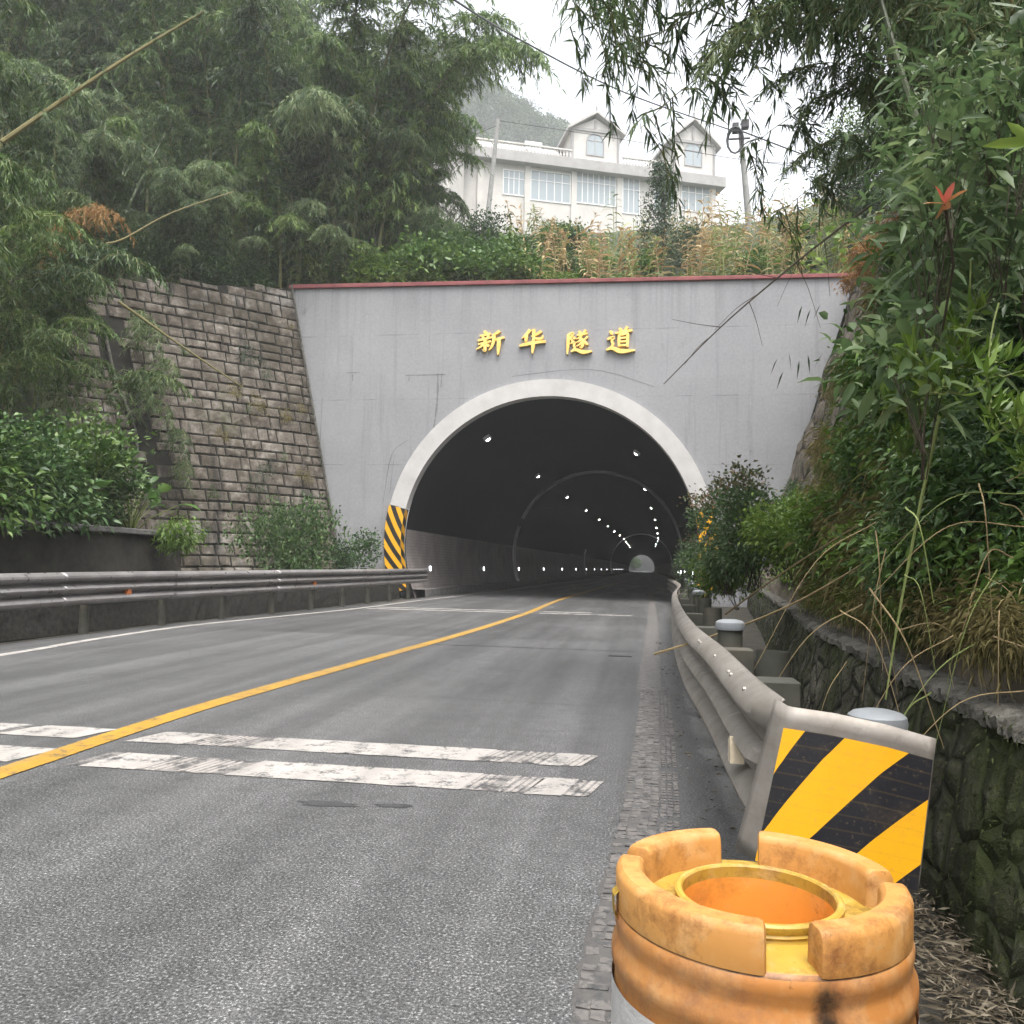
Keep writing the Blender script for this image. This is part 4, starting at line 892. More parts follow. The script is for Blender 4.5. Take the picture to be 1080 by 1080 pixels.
u0, u1 = hz(468, 165)[0], hz(600, 165)[0]; m = MB(); m.prism([(-2.2, 0), (-8, 0), (-8, .2), (-5.1, 2.6), (-2.2, .2)], lambda a, b: hp(u0, zs1 + 1.3 + b, a), lambda a, b: hp(u1, zs1 + 1.3 + b, a)); m.build('main_roof', M_HROOF, house)
hbox('attic_wall', u0 + .3, u1 - .1, zs1 + .01, zs1 + 1.29, -7.6, -2.6, M_HOUSE)
uh = hz(570, 150); sh_ = empty('solar_water_heater', hp(uh[0], zs1 + 2.4, -3.2), 'small pale solar water heater on the house roof', 'water heater')
m = MB(); c0 = Vector(hp(uh[0] - 1.1, zs1 + 3.75, -3.9)); c1 = Vector(hp(uh[0] + 1.1, zs1 + 3.75, -3.9)); m.tube([c0, c1], .28, 14); m.build('water_tank', M_HFRAME, sh_)
m = MB(); m.prism([(uh[0] - 1.0, 0), (uh[0] + 1.0, 0), (uh[0] + 1.0, 1), (uh[0] - 1.0, 1)], lambda a, b: hp(a, zs1 + 1.9 + 1.7 * b, -2.5 - 1.3 * b), lambda a, b: hp(a, zs1 + 1.82 + 1.7 * b, -2.56 - 1.3 * b)); m.build('collector', M_GLASS, sh_)
# second house, only its eave shows beside the bamboo
h2p = at(464, 120, 92); h2 = empty('neighbour_house', (h2p.x, h2p.y, 30), 'pale house corner with grey eave half hidden behind the bamboo', 'house')
m = MB(); m.box((h2p.x - 9, h2p.y, 34), (h2p.x + 1.3, h2p.y + 7, h2p.z - .2)); m.build('wall', M_HOUSE, h2)
m = MB(); m.prism([(h2p.x - 10, h2p.z - .2), (h2p.x + 2.2, h2p.z - .6), (h2p.x + 2.2, h2p.z - .2), (h2p.x - 3, h2p.z + 2.2), (h2p.x - 10, h2p.z + 2.2)], lambda a, b: (a, h2p.y - .8, b), lambda a, b: (a, h2p.y + 8, b)); m.build('roof', M_HROOF, h2)

# ================================================================== UTILITY POLES AND WIRES
pt = at(781, 138, 52); pb = at(787, 225, 52)
p2 = empty('utility_pole', (pb.x, pb.y, z_hill(pb.x, pb.y)), 'leaning concrete utility pole with coiled cable at its top', 'utility pole')
m = MB(); m.tube([(pb.x + (pb - pt).x * .6, pb.y, z_hill(pb.x, pb.y) - .3), pt], [.23, .15], 12); m.build('pole', M_CPOLE, p2)
m = MB(); cen = at(775, 149, 51.7)
for k in range(5): m.tube([cen + Vector((.42 * math.cos(t * .5236) * (1 + .06 * k), -.04 * k, .75 * math.sin(t * .5236) * (1 + .04 * k) )) for t in range(13)], .045, 5, cap=False)
m.build('cable_coil', M_WIRE, p2)
m = MB(); a = at(781, 135, 51.8); m.box((a.x - .5, a.y - .2, a.z - .3), (a.x - .12, a.y + .2, a.z + .3)); m.box((a.x + .05, a.y - .25, a.z - .1), (a.x + .5, a.y + .15, a.z + .45)); m.box((a.x - .7, a.y - .05, a.z - .75), (a.x + .6, a.y + .05, a.z - .63)); m.build('terminal_box', M_WIRE, p2, bevel=.04)
lt, lb = at(525.5, 126, 58), at(518, 195, 58)
p1 = empty('utility_pole', (lb.x, lb.y, z_hill(lb.x, lb.y)), 'slim grey utility pole leaning before the house balustrade', 'utility pole')
m = MB(); m.tube([lb + (lb - lt) * .9, lt], [.2, .14], 10); m.build('pole', M_CPOLE, p1)
m = MB(); m.box((lt.x - .25, lt.y - .06, lt.z - .4), (lt.x + .25, lt.y + .06, lt.z - .3)); m.build('crossarm', M_CPOLE, p1)
def wire(pts, r_, label):
    m = MB(); m.tube(bez([at(*p) for p in pts], 24), r_, 5, cap=False); tag(m.build('overhead_wire', M_WIRE), label, 'wire')
wire([(440, -25, 20), (545, 40, 32), (660, 98, 43), (776, 139, 52)], .035, 'thick black cable sagging from the top bamboo to the coiled pole')
wire([(784, 139, 52), (850, 164, 60), (910, 185, 70)], .05, 'cable running on from the coiled pole towards the right bank')
wire([(525, 127, 58), (650, 146, 55), (780, 168, 52), (850, 173, 48)], .018, 'thin faint wire across the house towers')
wire([(530, 130, 58), (470, 155, 62)], .018, 'thin wire from the slim pole to the bamboo')
wire([(780, 168, 52), (850, 176, 38), (900, 172, 27), (960, 168, 18)], .016, 'thin pale wire from the coiled pole into the right trees')
# ================================================================== PLANTS
class Proto:
    """one built plant; the first placing moves it, later ones copy it with its parts"""
    def __init__(s, o): s.o = o; s.used = False
    def put(s, loc, rot=(0, 0, 0), scl=1.0, label=None, cat=None, group=None):
        if not s.used:
            s.used = True; o = s.o; o.location = loc; o.rotation_euler = rot; o.scale = (scl,) * 3 if not hasattr(scl, '__len__') else scl
        else: o = dup(s.o, loc, rot, scl)
        if label: o['label'] = label
        if cat: o['category'] = cat
        if group: o['group'] = group
        elif 'group' in o: del o['group']
        return o
def plant(name): o = bpy.data.objects.new(name, None); C.objects.link(o); o.empty_display_size = .2; return o
def rv(n=None): return nrm(RNG.normal(size=(n, 3))) if n else nrm(RNG.normal(size=3))

def spray(P, D, base, dirn, length, nl, leafL, leafS=.3, drop=.6, spread=.55):
    """leaves strung along one drooping branchlet"""
    t = np.sort(RNG.uniform(.08, 1, nl)); dirn = nrm(np.array(dirn)); down = np.array([0, 0, -1.0])
    pos = base + dirn * (length * t)[:, None] + down * (length * drop * t ** 2)[:, None]
    d = nrm(dirn * .5 + down * (.35 + .9 * t)[:, None] + RNG.normal(size=(nl, 3)) * spread)
    P.append(pos); D.append(d)
    return pos
def bamboo(name, h, reach, nb, nl, leafL, leafW, mat, culm, start=.3, blen=1.0, arch=.32, drop=.6, r_=.035, tw=True, seed=0):
    e = plant(name); ts = np.linspace(0, 1, 24)
    cx = reach * ts ** 2.1; cz = h * (ts - arch * ts ** 4); cy = .25 * np.sin(ts * 2 + seed)
    cp = np.stack([cx, cy, cz], 1)
    m = MB(); m.tube([Vector(p) for p in cp[::2]] + [Vector(cp[-1])], [r_ * (1 - .8 * t) for t in ts[::2]] + [r_ * .15], 6); P, D, T, LL = [], [], [], []
    for k in range(nb):
        t = start + (1 - start) * (k + RNG.uniform()) / nb; i = min(int(t * 23), 22); b = cp[i] + (cp[i + 1] - cp[i]) * (t * 23 - i)
        az = RNG.uniform(0, 6.283); tang = nrm(cp[i + 1] - cp[i])
        d = nrm(np.array([math.cos(az), math.sin(az), .25]) + tang * .5)
        L_ = blen * RNG.uniform(.45, 1.15) * (1.15 - .55 * t); n = max(6, int(nl * RNG.uniform(.7, 1.3)))
        pos = spray(P, D, b, d, L_, n, leafL, drop=drop); tb_ = RNG.uniform(.15, .85)
        T.append(np.clip(tb_ + RNG.normal(size=n) * .16, 0, 1)); LL.append(leafL * RNG.uniform(.6, 1.2, n))
        if tw: m.tube([Vector(b), Vector(b + d * L_ * .5 + np.array([0, 0, -drop * L_ * .25])), Vector(b + d * L_ + np.array([0, 0, -drop * L_]))], [.009, .006, .003], 3, cap=False)
    m.build('culm', culm, e); P = np.concatenate(P); LL = np.concatenate(LL)
    leaves('foliage', mat, P, np.concatenate(D), LL, LL * (leafW / leafL), np.concatenate(T), e, droop=.25)
    return Proto(e)
def shrub(name, r3, n, leafL, leafW, mat, lobes=7, mat2=None, frac2=0, stems=8, flat=.2, segs=1, up=.25, shell=.55, hang=.0, bark=None):
    e = plant(name); r3 = np.array(r3); lc = RNG.uniform(-.55, .55, (lobes, 3)) * r3 + np.array([0, 0, r3[2]]); lr = RNG.uniform(.35, .62, lobes)
    lc[0] = [0, 0, r3[2] * .9]; lr[0] = .75
    w = lr ** 2; idx = RNG.choice(lobes, n, p=w / w.sum()); v = rv(n); rad = np.clip(1 - np.abs(RNG.normal(size=n)) * (1 - shell), .1, 1.12)
    # leaves gather on twigs: snap a share of them to common twig ends
    P = lc[idx] + v * (lr[idx] * rad)[:, None] * r3
    tw = P[RNG.choice(n, max(8, n // 14))]; near = tw[RNG.choice(len(tw), n)]; P = np.where((RNG.uniform(size=n) < .7)[:, None], near + RNG.normal(size=(n, 3)) * leafL * .85, P)
    ok = P[:, 2] > 0; P = P[ok]; v = v[ok]; n = len(P); idx = idx[ok]
    out = nrm((P - np.array([0, 0, r3[2] * .7])) / r3)
    D = nrm(out * .7 + RNG.normal(size=(n, 3)) * .6 + np.array([0, 0, up]) - np.array([0, 0, hang])); lob = RNG.uniform(.2, .8, lobes)
    T = np.clip(lob[idx] * .6 + .2 + RNG.normal(size=n) * .18, 0, 1); L = leafL * RNG.uniform(.55, 1.25, n)
    k = int(n * (1 - frac2)) if mat2 else n
    leaves('foliage', mat, P[:k], D[:k], L[:k], L[:k] * (leafW / leafL), T[:k], e, droop=flat, segs=segs)
    if mat2: 
        o = np.argsort(-P[:, 2])[: n - k] if frac2 < .12 else np.arange(k, n)
        leaves('coloured_leaves', mat2, P[o], D[o], L[o], L[o] * (leafW / leafL), T[o], e, droop=flat, segs=segs)
    m = MB()
    for s_ in range(stems):
        q = lc[RNG.integers(lobes)] + rv() * r3 * .35; m.tube([(RNG.normal() * .06 * r3[0], RNG.normal() * .06 * r3[1], -.15), tuple(q * np.array([.45, .45, .5])), tuple(q)], [.008 * max(r3), .005 * max(r3), .002 * max(r3)], 5)
    m.build('stem', bark or M_TWIG, e); return Proto(e)
def tree(name, h, crown_r, n, leafL, leafW, mat, lobes=12, trunk_r=.15, cone=False, bark=M_BARK, cb=.3):
    e = plant(name); m = MB(); m.tube([(0, 0, -.4), (.03 * h, 0, h * .4), (.02 * h, .02 * h, h * .92)], [trunk_r, trunk_r * .75, trunk_r * .2], 8)
    P, D, T = [], [], []
    for k in range(lobes):
        f = (k + .5) / lobes; z = h * (cb + (1 - cb) * f); az = k * 2.4 + RNG.uniform(-.5, .5); rr = crown_r * ((1.08 - f) if cone else math.sin(math.pi * min(1, .25 + .7 * f))) * RNG.uniform(.55, 1.1)
        c_ = np.array([math.cos(az) * rr * .6, math.sin(az) * rr * .6, z]); m.tube([(.02 * h, 0, z * .75), tuple(c_)], [trunk_r * .35, trunk_r * .08], 5)
        nn = n // lobes; v = rv(nn); rad = RNG.uniform(.25, 1.05, nn) ** .6; s_ = rr * .75 + crown_r * .16
        p = c_ + v * rad[:, None] * np.array([s_, s_, s_ * (.9 if cone else .65)]); tw = p[::12]; p = np.where((RNG.uniform(size=nn) < .65)[:, None], tw[RNG.integers(len(tw), size=nn)] + RNG.normal(size=(nn, 3)) * leafL * .9, p)
        P.append(p); D.append(v * .6 + RNG.normal(size=(nn, 3)) * .6 + np.array([0, 0, .45 if cone else .1])); T.append(np.clip(RNG.uniform(.2, .8) + RNG.normal(size=nn) * .18, 0, 1))
    m.build('trunk', bark, e); P = np.concatenate(P); L = leafL * RNG.uniform(.6, 1.25, len(P))
    leaves('crown', mat, P, np.concatenate(D), L, L * leafW / leafL, np.concatenate(T), e, droop=.15); return Proto(e)

# ---- bamboo grove, upper left
M_BARKG = simple('dark_green_culm', (.035, .05, .018), (.07, .09, .03), 6, .5)  # darker green than the other bamboo culms
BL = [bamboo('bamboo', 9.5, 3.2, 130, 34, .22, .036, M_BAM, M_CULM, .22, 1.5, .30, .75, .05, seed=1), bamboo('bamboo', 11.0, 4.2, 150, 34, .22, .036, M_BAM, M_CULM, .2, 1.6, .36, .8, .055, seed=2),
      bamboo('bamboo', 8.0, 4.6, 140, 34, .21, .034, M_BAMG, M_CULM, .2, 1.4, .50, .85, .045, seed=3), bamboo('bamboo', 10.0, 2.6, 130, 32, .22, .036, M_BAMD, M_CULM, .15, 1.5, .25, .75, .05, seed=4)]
GRP = 'bamboo of the dense grove on the left bank'
LAB = 'feathery green bamboo arching out of the dense grove above the stone wall'
def zz(x, y): return z_left(x, y) if y < 30.4 else z_hill(x, y)
rnd = random.Random(11)
for k in range(110):                                   # the grove itself
    y = rnd.uniform(30.6, 47); x = rnd.uniform(-33, -11.2 - .15 * (y - 31)); p = (x, y, zz(x, y) - .1)
    BL[rnd.choice((0, 1, 1, 2, 3, 3))].put(p, (0, 0, rnd.uniform(-2.6, .5)), rnd.uniform(.95, 1.45), LAB, 'bamboo', GRP)
for k in range(26):                                   # along the crest of the wall, leaning out to the road
    s = rnd.uniform(.5, 10); q = wp(s, wtop(s)) + Vector((-.6, 1.0, 0)) * rnd.uniform(.6, 1.6)
    BL[rnd.choice((0, 2, 2, 3))].put((q.x, q.y, zz(q.x, q.y) - .1), (0, 0, rnd.uniform(-1.9, -.2)), rnd.uniform(.4, .9), 'drooping bamboo rooted along the crest of the stone retaining wall', 'bamboo', 'bamboo along the crest of the stone wall')
BM = [bamboo('bamboo', 5.0, 3.4, 120, 30, .17, .026, M_BAMG, M_CULM, .15, 1.3, .55, .95, .03, seed=6), bamboo('bamboo', 4.4, 2.6, 110, 30, .17, .026, M_BAM, M_CULM, .12, 1.2, .5, .95, .03, seed=7)]
for (px, py, sc_, rz) in ((235, 285, 1.0, -.7), (270, 286, 1.05, -1.0), (300, 287, 1.1, -.6), (330, 287, 1.1, -1.3), (355, 288, 1.0, -.4), (385, 287, .85, -1.6), (210, 288, .9, -.5)):
    p = ony(px, py, 31.0 + .6 * rnd.random()); BM[rnd.randrange(2)].put((p.x - .8, p.y, zz(p.x, max(30.5, p.y)) - .1), (0, 0, rz), sc_, 'low drooping bamboo mound hanging over the top left corner of the portal', 'bamboo', 'low bamboo mounds above the portal corner')
for k in range(24):                                   # tall clumps on the shoulder that stands against the sky
    px = rnd.uniform(380, 470); y = rnd.uniform(34, 39); p = ony(px, 250, y); BL[rnd.choice((0, 1, 1, 2))].put((p.x - 1.5, y, zz(p.x, y) - .1), (0, 0, rnd.uniform(-1.7, .6)), rnd.uniform(.6, 1.25) * (1.1 if px < 450 else .72), 'tall bamboo at the right edge of the grove, standing against the white sky', 'bamboo', 'bamboo at the right edge of the left grove')
for k in range(20):                                   # the tallest, filling the top of the grove
    px = rnd.uniform(20, 350); y = rnd.uniform(31, 40); p = ony(px, 250, y); BL[rnd.choice((0, 1, 1, 3))].put((p.x - 1, y, zz(p.x, y) - .1), (0, 0, rnd.uniform(-2.2, .3)), rnd.uniform(1.35, 1.75), 'tallest bamboo rising to the top of the picture in the left grove', 'bamboo', 'tallest bamboo of the left grove')
for (px, y, s_, rz, kk) in ((440, 34, 1.35, -.4, 1), (446, 36, 1.3, -1.2, 1), (430, 35, 1.55, .0, 1), (466, 35, .6, -.6, 2), (476, 36, .6, -1.0, 0), (458, 34.5, .7, -.8, 2), (420, 34.5, 1.55, -.3, 1), (392, 33, 1.75, -.5, 1), (405, 35, 1.75, -1.4, 0), (372, 34, 1.7, -.9, 1), (425, 33.5, 1.65, .3, 1)):
    p = ony(px, 250, y); BL[kk].put((p.x - 1.2, y, zz(p.x, y) - .1), (0, 0, rz), s_, 'bamboo of the grove leaning in front of the left end of the house', 'bamboo', 'bamboo leaning in front of the left end of the house')
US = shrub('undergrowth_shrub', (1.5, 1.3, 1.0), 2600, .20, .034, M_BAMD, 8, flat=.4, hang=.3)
for k in range(46):
    if k < 22: s = rnd.uniform(.3, 10); q = wp(s, wtop(s)) + Vector((-.6, 1.0, 0)) * rnd.uniform(.4, 3.0); x, y = q.x, q.y
    else: y = rnd.uniform(31, 44); x = rnd.uniform(-32, -11)
    US.put((x, y, zz(x, y) - .3), (0, 0, rnd.uniform(0, 6)), rnd.uniform(.7, 1.3), 'dark narrow-leaved undergrowth shrub at the foot of the left grove', 'shrub', 'undergrowth shrubs at the foot of the left grove')
# nearer bamboo on the left bank, in front of the stone wall's left end
BN = [bamboo('bamboo', 5.2, 3.0, 90, 26, .19, .030, M_BAM, M_CULM, .15, 1.15, .5, .85, .03, seed=8), bamboo('bamboo', 6.5, 3.4, 100, 26, .19, .030, M_BAMD, M_CULM, .2, 1.25, .45, .85, .03, seed=9)]
for k in range(38):
    y = rnd.uniform(11, 23.5); zt = rnd.uniform(2.5, 11); x = lerp([-20, 9, 12, 24.4], [-12.4, -12.4, -13.0, -16.3], y) - (zt - 1.2) / 2.1 - .2
    BN[rnd.randrange(2)].put((x, y, z_left(x, y) - .1), (0, 0, rnd.uniform(-.9, .9)), rnd.uniform(.7, 1.15), 'drooping bamboo on the near left bank in front of the stone wall', 'bamboo', 'bamboo on the near left bank')
for k in range(12):
    y = rnd.uniform(9, 24); x = lerp([-20, 9, 12, 24.4], [-12.4, -12.4, -13.0, -16.3], y) - rnd.uniform(5, 9); BL[rnd.randrange(4)].put((x, y, z_left(x, y) - .1), (0, 0, rnd.uniform(-.9, .6)), rnd.uniform(.8, 1.1), 'tall dark bamboo on top of the near left bank', 'bamboo', 'tall bamboo on top of the near left bank')
DB = bamboo('bamboo', 4.2, 2.3, 60, 40, .16, .02, M_DEADB, M_CULMY, .15, .9, .5, 1.2, .02, seed=12)
q = at(52, 318, 21.5); DB.put(q, (0, 0, -.35), .95, 'dead orange-brown bamboo plume hanging at the upper left end of the stone wall', 'bamboo')
HB = [bamboo('bamboo', 3.0, 2.2, 50, 22, .17, .028, M_BAMG, M_CULM, .1, .7, .75, .9, .018, seed=14)]
for (px, py, d, s_, rz) in ((40, 330, 21, 1.0, -.4), (70, 345, 22, .9, -.2), (85, 380, 22, .8, -.5), (55, 400, 20.5, .9, 0), (95, 420, 22, .7, -.3), (30, 440, 19, .8, -.2), (20, 380, 19, .9, .2), (75, 450, 21, .7, -.4), (100, 345, 23, .8, -.6), (10, 300, 18.5, .9, 0)):
    BN[rnd.randrange(2)].put(at(px - 25, py + 30, d), (0, 0, rz), s_ * .8, 'bamboo spilling over the left end of the stone wall', 'bamboo', 'bamboo spilling over the left end of the stone wall')
for (px, py, s_, rz) in ((150, 365, 1.0, -.5), (165, 420, .95, -.8), (190, 470, .8, -.6), (150, 440, .9, -.2), (170, 400, .9, -.5), (200, 500, .7, -.7), (160, 350, .8, -.9)):
    q = onplane(px - 18, py + 10, wp(0, 0, .15), WN); HB[0].put(q, (0, .5, rz), s_, 'thin green bamboo spray trailing down the face of the stone wall', 'bamboo', 'bamboo sprays trailing on the stone wall')
# ---- bare canes and sticks
def stick(pts, r_, mat, label, name='dead_cane', cat='cane', leafy=False):
    m = MB(); c = bez([at(*p) for p in pts], 18); m.tube(c, [r_ * (1 - .5 * k / 18) for k in range(19)], 7)
    for k in range(2, 17, 3): m.tube([c[k] + (c[k + 1] - c[k]) * .0, c[k] + (c[k + 1] - c[k]).normalized() * .03], r_ * 1.12 * (1 - .5 * k / 18), 7)
    o = tag(m.build(name, mat), label, cat)
    if leafy:
        P, D = [], []
        for k in range(4, 19):
            for _ in range(2): spray(P, D, np.array(c[k]), rv() * np.array([1, 1, .3]) + np.array([0, 0, .1]), RNG.uniform(.25, .7), 16, .15, drop=.9)
        P = np.concatenate(P); n = len(P); leaves('foliage', M_BAMG, P, np.concatenate(D), RNG.uniform(.09, .18, n), .026, RNG.uniform(.3, 1, n), o)
    return o
stick([(2, 150, 15), (70, 103, 15.5), (140, 57, 16), (215, 12, 16.5)], .048, M_CULMY, 'thick yellowish bamboo cane slanting across the upper left foliage', leafy=True)
stick([(105, 258, 24), (130, 252, 24.5), (180, 225, 25.5), (246, 202, 27)], .035, M_CULMY, 'slim pale cane leaning over the top of the stone wall')
stick([(125, 318, 24.6), (180, 357, 25.2), (255, 408, 26)], .045, M_CULMY, 'dry cane lying across the face of the stone wall')
for (x0, y0, x1, y1) in ((98, 265, 150, 150), (110, 268, 135, 165), (118, 262, 175, 140), (90, 255, 112, 130)):
    stick([(x0, y0, 30), ((x0 + x1) / 2 - 3, (y0 + y1) / 2, 31), (x1, y1, 32)], .06, M_BARKG, 'bare grey-green bamboo culm standing in the dark gap of the grove')['group'] = 'bare culms in the dark gap of the grove'

# ---- left: planter bushes, big leaves, round bush by the rail, plants on the stone wall
M_BUSH = leafmat('planter_bush_leaf', G3((.022, .052, .012), (.048, .105, .02), (.13, .20, .045)), .45, .25)
SB = [shrub('bush', (1.7, 1.3, 1.1), 3800, .15, .06, M_BUSH, 9, segs=1, flat=.3), shrub('bush', (1.5, 1.2, 1.0), 3600, .13, .06, M_GLOSS, 8, flat=.3)]
for (px, y, s_, i, lab) in ((5, 10.3, 1.0, 0, 'leafy green bush at the left frame edge on the planter'), (50, 11.3, 1.1, 0, 'broad leafy bush on the planter wall beside the leftmost bush'), (95, 12.6, 1.0, 0, 'leafy bush in the middle of the planter'), (125, 13.6, .95, 1, 'darker glossy bush on the planter left of the taro leaves'), (165, 15.2, .95, 1, 'dark glossy bush at the right end of the planter'), (30, 12.8, 1.25, 1, 'dark tall bush behind the planter bushes'), (85, 14.5, 1.2, 0, 'tall green bush behind the middle of the planter')):
    q = ony(px, 570, y); xx = min(q.x, -10.9) if i < 2 else q.x; SB[i].put((xx - .3, y, pz - .15), (0, 0, rnd.uniform(0, 6)), s_, lab, 'bush')
def bigleaf(name, n, L, W, mat, h, spread=.8, upa=1.2):
    e = plant(name); az = np.arange(n) * 2.4 + RNG.uniform(-.3, .3, n); D = np.stack([np.cos(az) * spread, np.sin(az) * spread, RNG.uniform(.3, upa, n)], 1); m = MB(); B = []
    for i in range(n):
        b = np.array([0, 0, .1]); p = nrm(D[i]) * h * RNG.uniform(.5, 1); p[2] = abs(p[2]) + h * .15; m.tube([(0, 0, 0), tuple(p * np.array([.4, .4, .6])), tuple(p)], [.02, .015, .008], 5); B.append(p)
    m.build('stem', M_STALKG, e); D[:, 2] -= .15; leaves('foliage', mat, np.array(B), D, L * RNG.uniform(.7, 1.1, n), W * RNG.uniform(.8, 1.1, n), RNG.uniform(.2, .9, n), e, droop=.45, segs=2, fold=.10); return Proto(e)
TA = bigleaf('taro_plant', 22, .62, .30, M_BROAD, 1.5, .8, 1.8)
q = ony(132, 545, 15.6); TA.put((-10.9, 14.9, pz - .05), (0, 0, 1), 1.15, 'taro plant with big upright leaves at the planter near the stone wall', 'plant'); q = ony(165, 560, 16.2); TA.put((-10.8, 16.2, pz - .1), (0, 0, 3), .9, 'smaller big-leaved taro plant at the right end of the planter', 'plant')
YB = shrub('bush', (.7, .6, .7), 1500, .11, .04, M_FRESH, 6, flat=.5, hang=.5); q = ony(190, 560, 16.6); YB.put((q.x, 16.6, 1.2), (0, 0, 0), .9, 'yellow-green drooping bush at the planter corner by the stone wall', 'bush')
RBs = shrub('bush', (2.3, 1.5, 1.05), 6500, .12, .06, M_GLOSS, 13, flat=.2, stems=12)
q = ony(300, 590, 25.0); RBs.put((q.x, 25.0, .35), (0, 0, .3), (.9, 1, 1.5), 'rounded dark glossy bush behind the left guardrail below the stone wall', 'bush')
RB2 = shrub('bush', (1.0, .9, .85), 2600, .11, .055, M_GLOSS, 7, flat=.2); q = ony(372, 590, 27); RB2.put((q.x, 27, .4), (0, 0, 2), 1.2, 'smaller glossy bush between the rounded bush and the portal stripes', 'bush')
TU = [shrub('weed_tuft', (.5, .4, .5), 600, .12, .010, M_DRYG, 6, stems=3, flat=.6, hang=.5), shrub('weed_tuft', (.5, .4, .45), 300, .10, .04, M_BROAD, 4, stems=3, flat=.4, hang=.2), shrub('weed_tuft', (.55, .35, .6), 420, .12, .014, M_MOSS if 'M_MOSS' in globals() else M_DCON, 5, stems=4, flat=.6, hang=.6)]
for (px, py, i, s_) in ((265, 385, 2, 1.1), (280, 400, 2, .8), (270, 435, 0, 1.1), (250, 415, 0, .8), (195, 370, 1, .6), (300, 440, 0, .8), (318, 430, 0, .6), (280, 505, 2, 1.1), (270, 520, 2, .9), (320, 505, 0, .8), (300, 480, 1, .5), (262, 430, 1, .5), (235, 460, 0, .6), (320, 330, 2, .6), (305, 345, 0, .5), (225, 520, 1, .7), (215, 560, 1, .7), (330, 560, 0, .7)):
    q = onplane(px, py, wp(0, 0, .05), WN); TU[i].put((q.x, q.y, q.z - .25), (0, 0, rnd.uniform(0, 6)), s_ * .9, ('dry brown weed tuft growing from a joint of the stone wall', 'green leafy weed growing from a joint of the stone wall', 'dark wiry tuft growing from the stone wall')[i], 'weed', ('dry weeds on the stone wall', 'green weeds on the stone wall', 'dark tufts on the stone wall')[i])

# ---- the slope above the portal: leafy shrubs, maize, weeds, small tree
HS = [shrub('shrub', (1.25, 1.1, 1.0), 2000, .24, .11, M_BROAD, 7, flat=.35), shrub('shrub', (1.2, 1.1, 1.0), 2200, .20, .085, M_FRESH, 7, flat=.35), shrub('shrub', (1.3, 1.1, 1.2), 2400, .17, .07, M_GLOSS, 8, flat=.3)]
GS = 'leafy shrubs on the slope above the portal'
for k in range(64):
    px = rnd.uniform(385, 620) if k < 46 else rnd.uniform(620, 900); y = 31 + 17 * rnd.random() ** 1.2; q = ony(px, 250, y); i = rnd.choice((0, 0, 1, 2)) if px < 620 else rnd.choice((0, 1)); s_ = rnd.uniform(.75, 1.25) * (1.15 if px < 540 else .8) * (.7 if px > 620 else 1)
    HS[i].put((q.x, y, z_hill(q.x, y) - .2), (0, 0, rnd.uniform(0, 6)), s_, ('broad-leaved green shrub on the slope above the portal', 'bright fresh-green shrub on the slope above the portal', 'dark glossy shrub on the slope above the portal')[i], 'shrub', ('broad green', 'fresh green', 'dark glossy')[i] + ' shrubs on the slope above the portal')
for k in range(24):
    px = rnd.uniform(385, 550); y = rnd.uniform(30.95, 34.5); q = ony(px, 250, y); i = rnd.choice((0, 0, 1)); HS[i].put((q.x, y, z_hill(q.x, y) - .15), (0, 0, rnd.uniform(0, 6)), rnd.uniform(.8, 1.3), ('broad-leaved green shrub in the leafy band right behind the red coping', 'bright fresh-green shrub in the leafy band right behind the red coping')[i], 'shrub', ('broad green', 'fresh green')[i] + ' shrubs right behind the red coping')
def maize(matL, h, n, tass):
    e = plant('maize_plant'); m = MB(); m.tube([(0, 0, -.1), (.02, .01, h * .6), (.04, 0, h)], [.022, .017, .008], 5); m.build('stalk', M_STRAW if tass else M_STALKG, e)
    z = np.linspace(.2, .95, n) * h; az = np.arange(n) * 3.1 + RNG.uniform(-.5, .5, n); D = np.stack([np.cos(az), np.sin(az), RNG.uniform(.5, 1.3, n)], 1)
    P = np.stack([.02 * z / h, 0 * z, z], 1); L = RNG.uniform(.55, .95, n); Wd = RNG.uniform(.07, .11, n); T = RNG.uniform(0, 1, n)
    tz = np.full(9, h); D2 = rv(9) * .5 + np.array([0, 0, .9]); P = np.concatenate([P, np.stack([np.full(9, .04), np.zeros(9), tz], 1)]); D = np.concatenate([D, D2]); L = np.concatenate([L, RNG.uniform(.2, .4, 9)]); Wd = np.concatenate([Wd, np.full(9, .025)]); T = np.concatenate([T, RNG.uniform(.3, 1, 9)])
    leaves('foliage', matL, P, D, L, Wd, T, e, droop=.75, segs=2, fold=.12); return Proto(e)
MD = [maize(M_CORND, 2.5, 15, 1), maize(M_CORND, 2.2, 13, 1), maize(M_CORND, 2.9, 16, 1)]; MD += [maize(M_CORND, 1.7, 12, 1), maize(M_CORND, 2.4, 18, 1)]; MG = [maize(M_CORNG, 2.6, 16, 0), maize(M_CORNG, 2.2, 15, 0), maize(M_CORNG, 1.9, 13, 0)]
